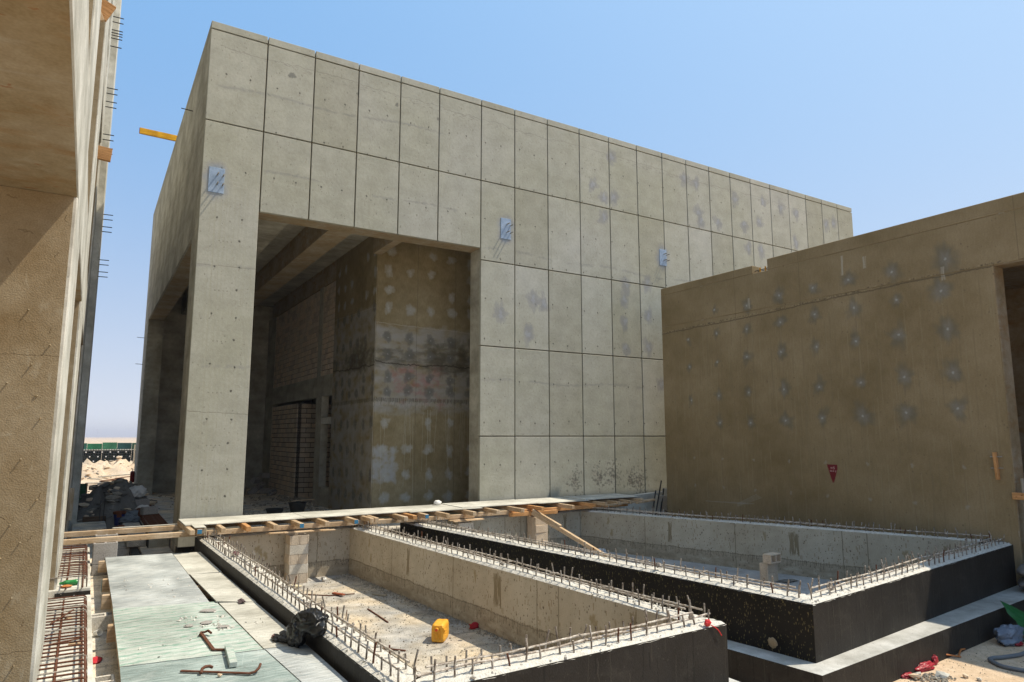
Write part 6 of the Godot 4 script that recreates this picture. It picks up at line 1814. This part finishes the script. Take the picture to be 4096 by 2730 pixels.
# ------------------------------------------------------------------ sand in front of the farther pit
func make_right_corner() -> void:
	var red := plain("red_film", Color(0.60, 0.10, 0.17), 0.4)
	var g := GROUND_Y
	solo("red_film", film_lump(Vector3(10.12, g + 0.035, -5.50), Vector3(0.19, 0.05, 0.07), 701), red, "crumpled red plastic film on the sand at the footing", "plastic film")
	solo("red_film", film_lump(Vector3(10.45, g + 0.05, -5.53), Vector3(0.05, 0.07, 0.03), 702), red, "small red plastic twist right of the larger red film", "plastic film")
	solo("red_film", film_lump(Vector3(9.60, g + 0.02, -5.46), Vector3(0.11, 0.03, 0.05), 703), red, "red plastic scrap at the bottom edge beside the footing", "plastic film")
	var strip := plain("strap", Color(0.72, 0.45, 0.24), 0.7)
	solo("strap", rod([Vector3(10.44, g + 0.08, -5.58), Vector3(10.6, g + 0.12, -5.62), Vector3(10.85, g + 0.06, -5.6), Vector3(11.1, g + 0.01, -5.5)], 0.012, 5), strip, "dull orange strap curling out of the red film", "strap")
	solo("strap", rod([Vector3(11.15, g + 0.01, -5.55), Vector3(11.33, g + 0.05, -5.60), Vector3(11.52, g + 0.02, -5.64)], 0.013, 5), strip, "short orange strap by the footing's shadow edge", "strap")
	var hs := [Vector3(12.9, g + 0.03, -5.10), Vector3(12.3, g + 0.03, -5.08), Vector3(11.9, g + 0.03, -5.06), Vector3(11.55, g + 0.03, -5.13), Vector3(11.38, g + 0.03, -5.19), Vector3(11.26, g + 0.03, -5.19), Vector3(11.19, g + 0.03, -5.13), Vector3(11.12, g + 0.03, -5.04), Vector3(11.08, g + 0.03, -4.96), Vector3(11.09, g + 0.03, -4.83), Vector3(11.14, g + 0.03, -4.70), Vector3(11.3, g + 0.03, -4.4), Vector3(11.6, g + 0.03, -3.9)]
	var curve := Curve3D.new()
	for k in hs.size():
		var d: Vector3 = (hs[mini(k + 1, hs.size() - 1)] - hs[maxi(k - 1, 0)]) * 0.17
		curve.add_point(hs[k], -d, d)
	var pts := []
	for p in curve.tessellate_even_length(4, 0.05): pts.append(p)
	solo("hose", rod(pts, 0.028, 9), plain("hose_grey", Color(0.40, 0.42, 0.44), 0.6), "thick grey hose looping over the sand at the lower right", "hose")
	solo("green_sack", sack_mesh(), plain("green_cloth", Color(0.05, 0.34, 0.14), 0.6), "green cloth sack slumped over the footing at the right edge", "sack")
	solo("clear_bag", film_lump(Vector3(12.5, g + 0.12, -5.46), Vector3(0.30, 0.14, 0.13), 705), plain("clear_bag_film", Color(0.42, 0.46, 0.52), 0.25), "crumpled bluish clear plastic bag in front of the green sack", "plastic bag")
	solo("red_film", lump(Vector3(12.48, g + 0.03, -5.32), Vector3(0.09, 0.03, 0.04), 0.5, 2.0, 706, 10, 16), red, "red plastic scrap under the clear plastic bag", "plastic film")
	for k in 2:
		solo("cement_sack", lump(Vector3(15.1, -2.66 + 0.22 * k, -6.02), Vector3(0.55, 0.13, 0.22), 0.15, 1.2, 710 + k, 12, 20), plain("cement_sack_%d" % k, Color(0.42, 0.40, 0.38), 0.8), "%s pale cement sack with a blue band behind the green sack" % ["lower", "upper"][k], "cement sack")
	# stones and chips
	var rk := [rock_mesh(720, 0.7), rock_mesh(721, 0.6), rock_mesh(722, 0.8), rock_mesh(723, 0.5)]
	var q := [[9.93, -5.17, 0.17, "pale broken stone at the bottom edge below the red film"], [10.24, -5.03, 0.10, "white angular stone on the open sand"], [10.27, -4.88, 0.07, "small white stone nearest the bottom edge of the sand"], [9.62, -5.36, 0.14, "grey broken stone among the mortar rubble at the footing"], [9.75, -5.40, 0.11, "split pale stone beside the grey broken stone"]]
	for k in q.size():
		solo("stone", rk[k % 4], mats.rock_warm if k % 2 else mats.concrete_pale, q[k][3], "stone", "stones on the sand at the lower right", Transform3D(Basis.from_euler(Vector3(0.3, k, 0.4)).scaled(Vector3.ONE * q[k][2]), Vector3(q[k][0], g + q[k][2] * 0.25, q[k][1])))
	var spots := []
	for k in 900:
		var p := Vector3(8.6 + 4.5 * rng.randf(), g + 0.004, -5.9 + 2.2 * rng.randf())
		spots.append([p, 0.006 + 0.03 * rng.randf() * rng.randf() * rng.randf()])
	for k in 160:
		spots.append([Vector3(9.55 + 0.5 * rng.randf(), g + 0.02, -5.35 + 0.3 * rng.randf()), 0.02 + 0.06 * rng.randf() * rng.randf()])
	scatter("chips", rk, mats.rock_grey, spots)
	label_last("grey stone chips strewn over the sand at the lower right", "stone chips")
	# two thin bars standing near the brown building's far corner
	for k in 3:
		var x: float = [15.25, 15.12, 15.45][k]
		var h: float = [1.05, 0.75, 0.8][k]
		solo("steel_rod", rod([Vector3(x, -2.45, -16.2), Vector3(x + h * 0.42, -2.45 + h, -16.35)], 0.022, 6), mats.dark_bar, ["longest leaning dark rod by the brown building's far corner", "shorter leaning dark rod, left of the longest", "leaning dark rod closest to the brown building's far corner"][k], "steel rod", "dark rods by the brown building")
	var cut := []
	for k in 9:
		var x := 13.9 + 0.2 * k
		solo("bent_bar", rod([Vector3(x, -2.40, -16.25), Vector3(x + 0.25, -2.33, -16.3), Vector3(x + 0.5, -2.42, -16.2)], 0.012, 5), mats.rust, "%s rusty bent bar from the left in the tangle under the walkway's far end" % ["first", "second", "third", "fourth", "fifth", "sixth", "seventh", "eighth", "ninth"][k], "steel bar", "tangled bent bars under the walkway's far end")

func sack_mesh() -> MB:
	var rowsn := 14
	var cols := 12
	var f := FastNoiseLite.new()
	f.seed = 704
	f.frequency = 2.2
	f.fractal_octaves = 3
	f.fractal_type = FastNoiseLite.FRACTAL_RIDGED
	var a := Vector3(12.92, -2.66, -5.72)      # peak resting on the footing
	var pts := []
	for r in rowsn:
		var q := r / (rowsn - 1.0)
		for k in cols:
			var w := k / (cols - 1.0)
			var left := a.lerp(Vector3(12.75, GROUND_Y + 0.02, -5.36), q)
			var right := a.lerp(Vector3(14.0, GROUND_Y + 0.05, -5.45), pow(q, 0.8))
			var p := left.lerp(right, w)
			p.z += 0.22 * sin(PI * w) * q
			p += Vector3(0, 0.5, 1) * 0.13 * f.get_noise_2d(w * 1.6, q * 1.2) * q
			pts.append(p)
	var m := MB.new()
	m.grid(pts, rowsn, cols, Vector3(-0.3, 0.4, 1))
	return m

# ------------------------------------------------------------------ inside the hall
func make_hall_litter() -> void:
	for q in [[5.79, -22.2, "black bucket with a stick across it on the hall floor"], [5.08, -22.1, "low dark bucket left of the bucket with the stick"]]:
		var b := thing("bucket", q[2], "bucket", Vector3(q[0], -2.4, q[1]), "buckets inside the hall")
		part("body", cup(Vector3(q[0], -2.4, q[1]), 0.27, 0.34 if q[0] > 5.5 else 0.2), plain("bucket_dark", Color(0.16, 0.155, 0.14), 0.7), b)
		if q[0] > 5.5:
			part("stick", rod([Vector3(q[0] - 0.1, -2.02, q[1] - 0.2), Vector3(q[0] + 0.5, -1.98, q[1] + 0.1)], 0.016), mats.timber, b)
	# tumbled blocks against the far wall
	var k := 0
	for p in [[6.6, -30.6, 0, 0.4], [6.5, -31.2, 0.2, 0.9], [6.2, -30.9, 0, 0.2], [6.3, -31.3, 0.42, 0.7], [5.8, -31.0, 0, 1.2], [6.65, -29.6, 0, 0.8], [6.75, -31.5, 0.6, 0.3]]:
		one_block(Vector3(p[0], -2.39 + p[2], p[1]), Vector3(0.5 * (k % 2), p[3], 0.3 * (k % 3)), "%s of the tumbled blocks in the hall's dark far corner" % ["first", "second", "third", "fourth", "fifth", "sixth", "topmost"][k], "block_grey", "tumbled blocks inside the hall")
		k += 1
	var rocks := [rock_mesh(801, 0.6), rock_mesh(802, 0.5), rock_mesh(803, 0.7)]
	var s := []
	for i in 900:
		s.append([Vector3(2.6 + 4.4 * rng.randf(), -2.395, -32.0 + 14.0 * rng.randf()), 0.02 + 0.16 * pow(rng.randf(), 4.0)])
	for i in 160:
		s.append([Vector3(6.3 + 0.8 * rng.randf(), -2.38, -28.0 + 8.0 * rng.randf()), 0.03 + 0.16 * pow(rng.randf(), 2.0)])
	scatter("rubble", rocks, mats.rock_grey, s)
	label_last("small grey rubble strewn over the hall floor", "rubble")
	solo("crumpled_paper", lump(Vector3(8.0, -1.74, -16.7), Vector3(0.09, 0.06, 0.07), 0.5, 1.8, 810, 10, 16), mats.paper_white, "pale crumpled paper on the walkway's back edge", "paper")
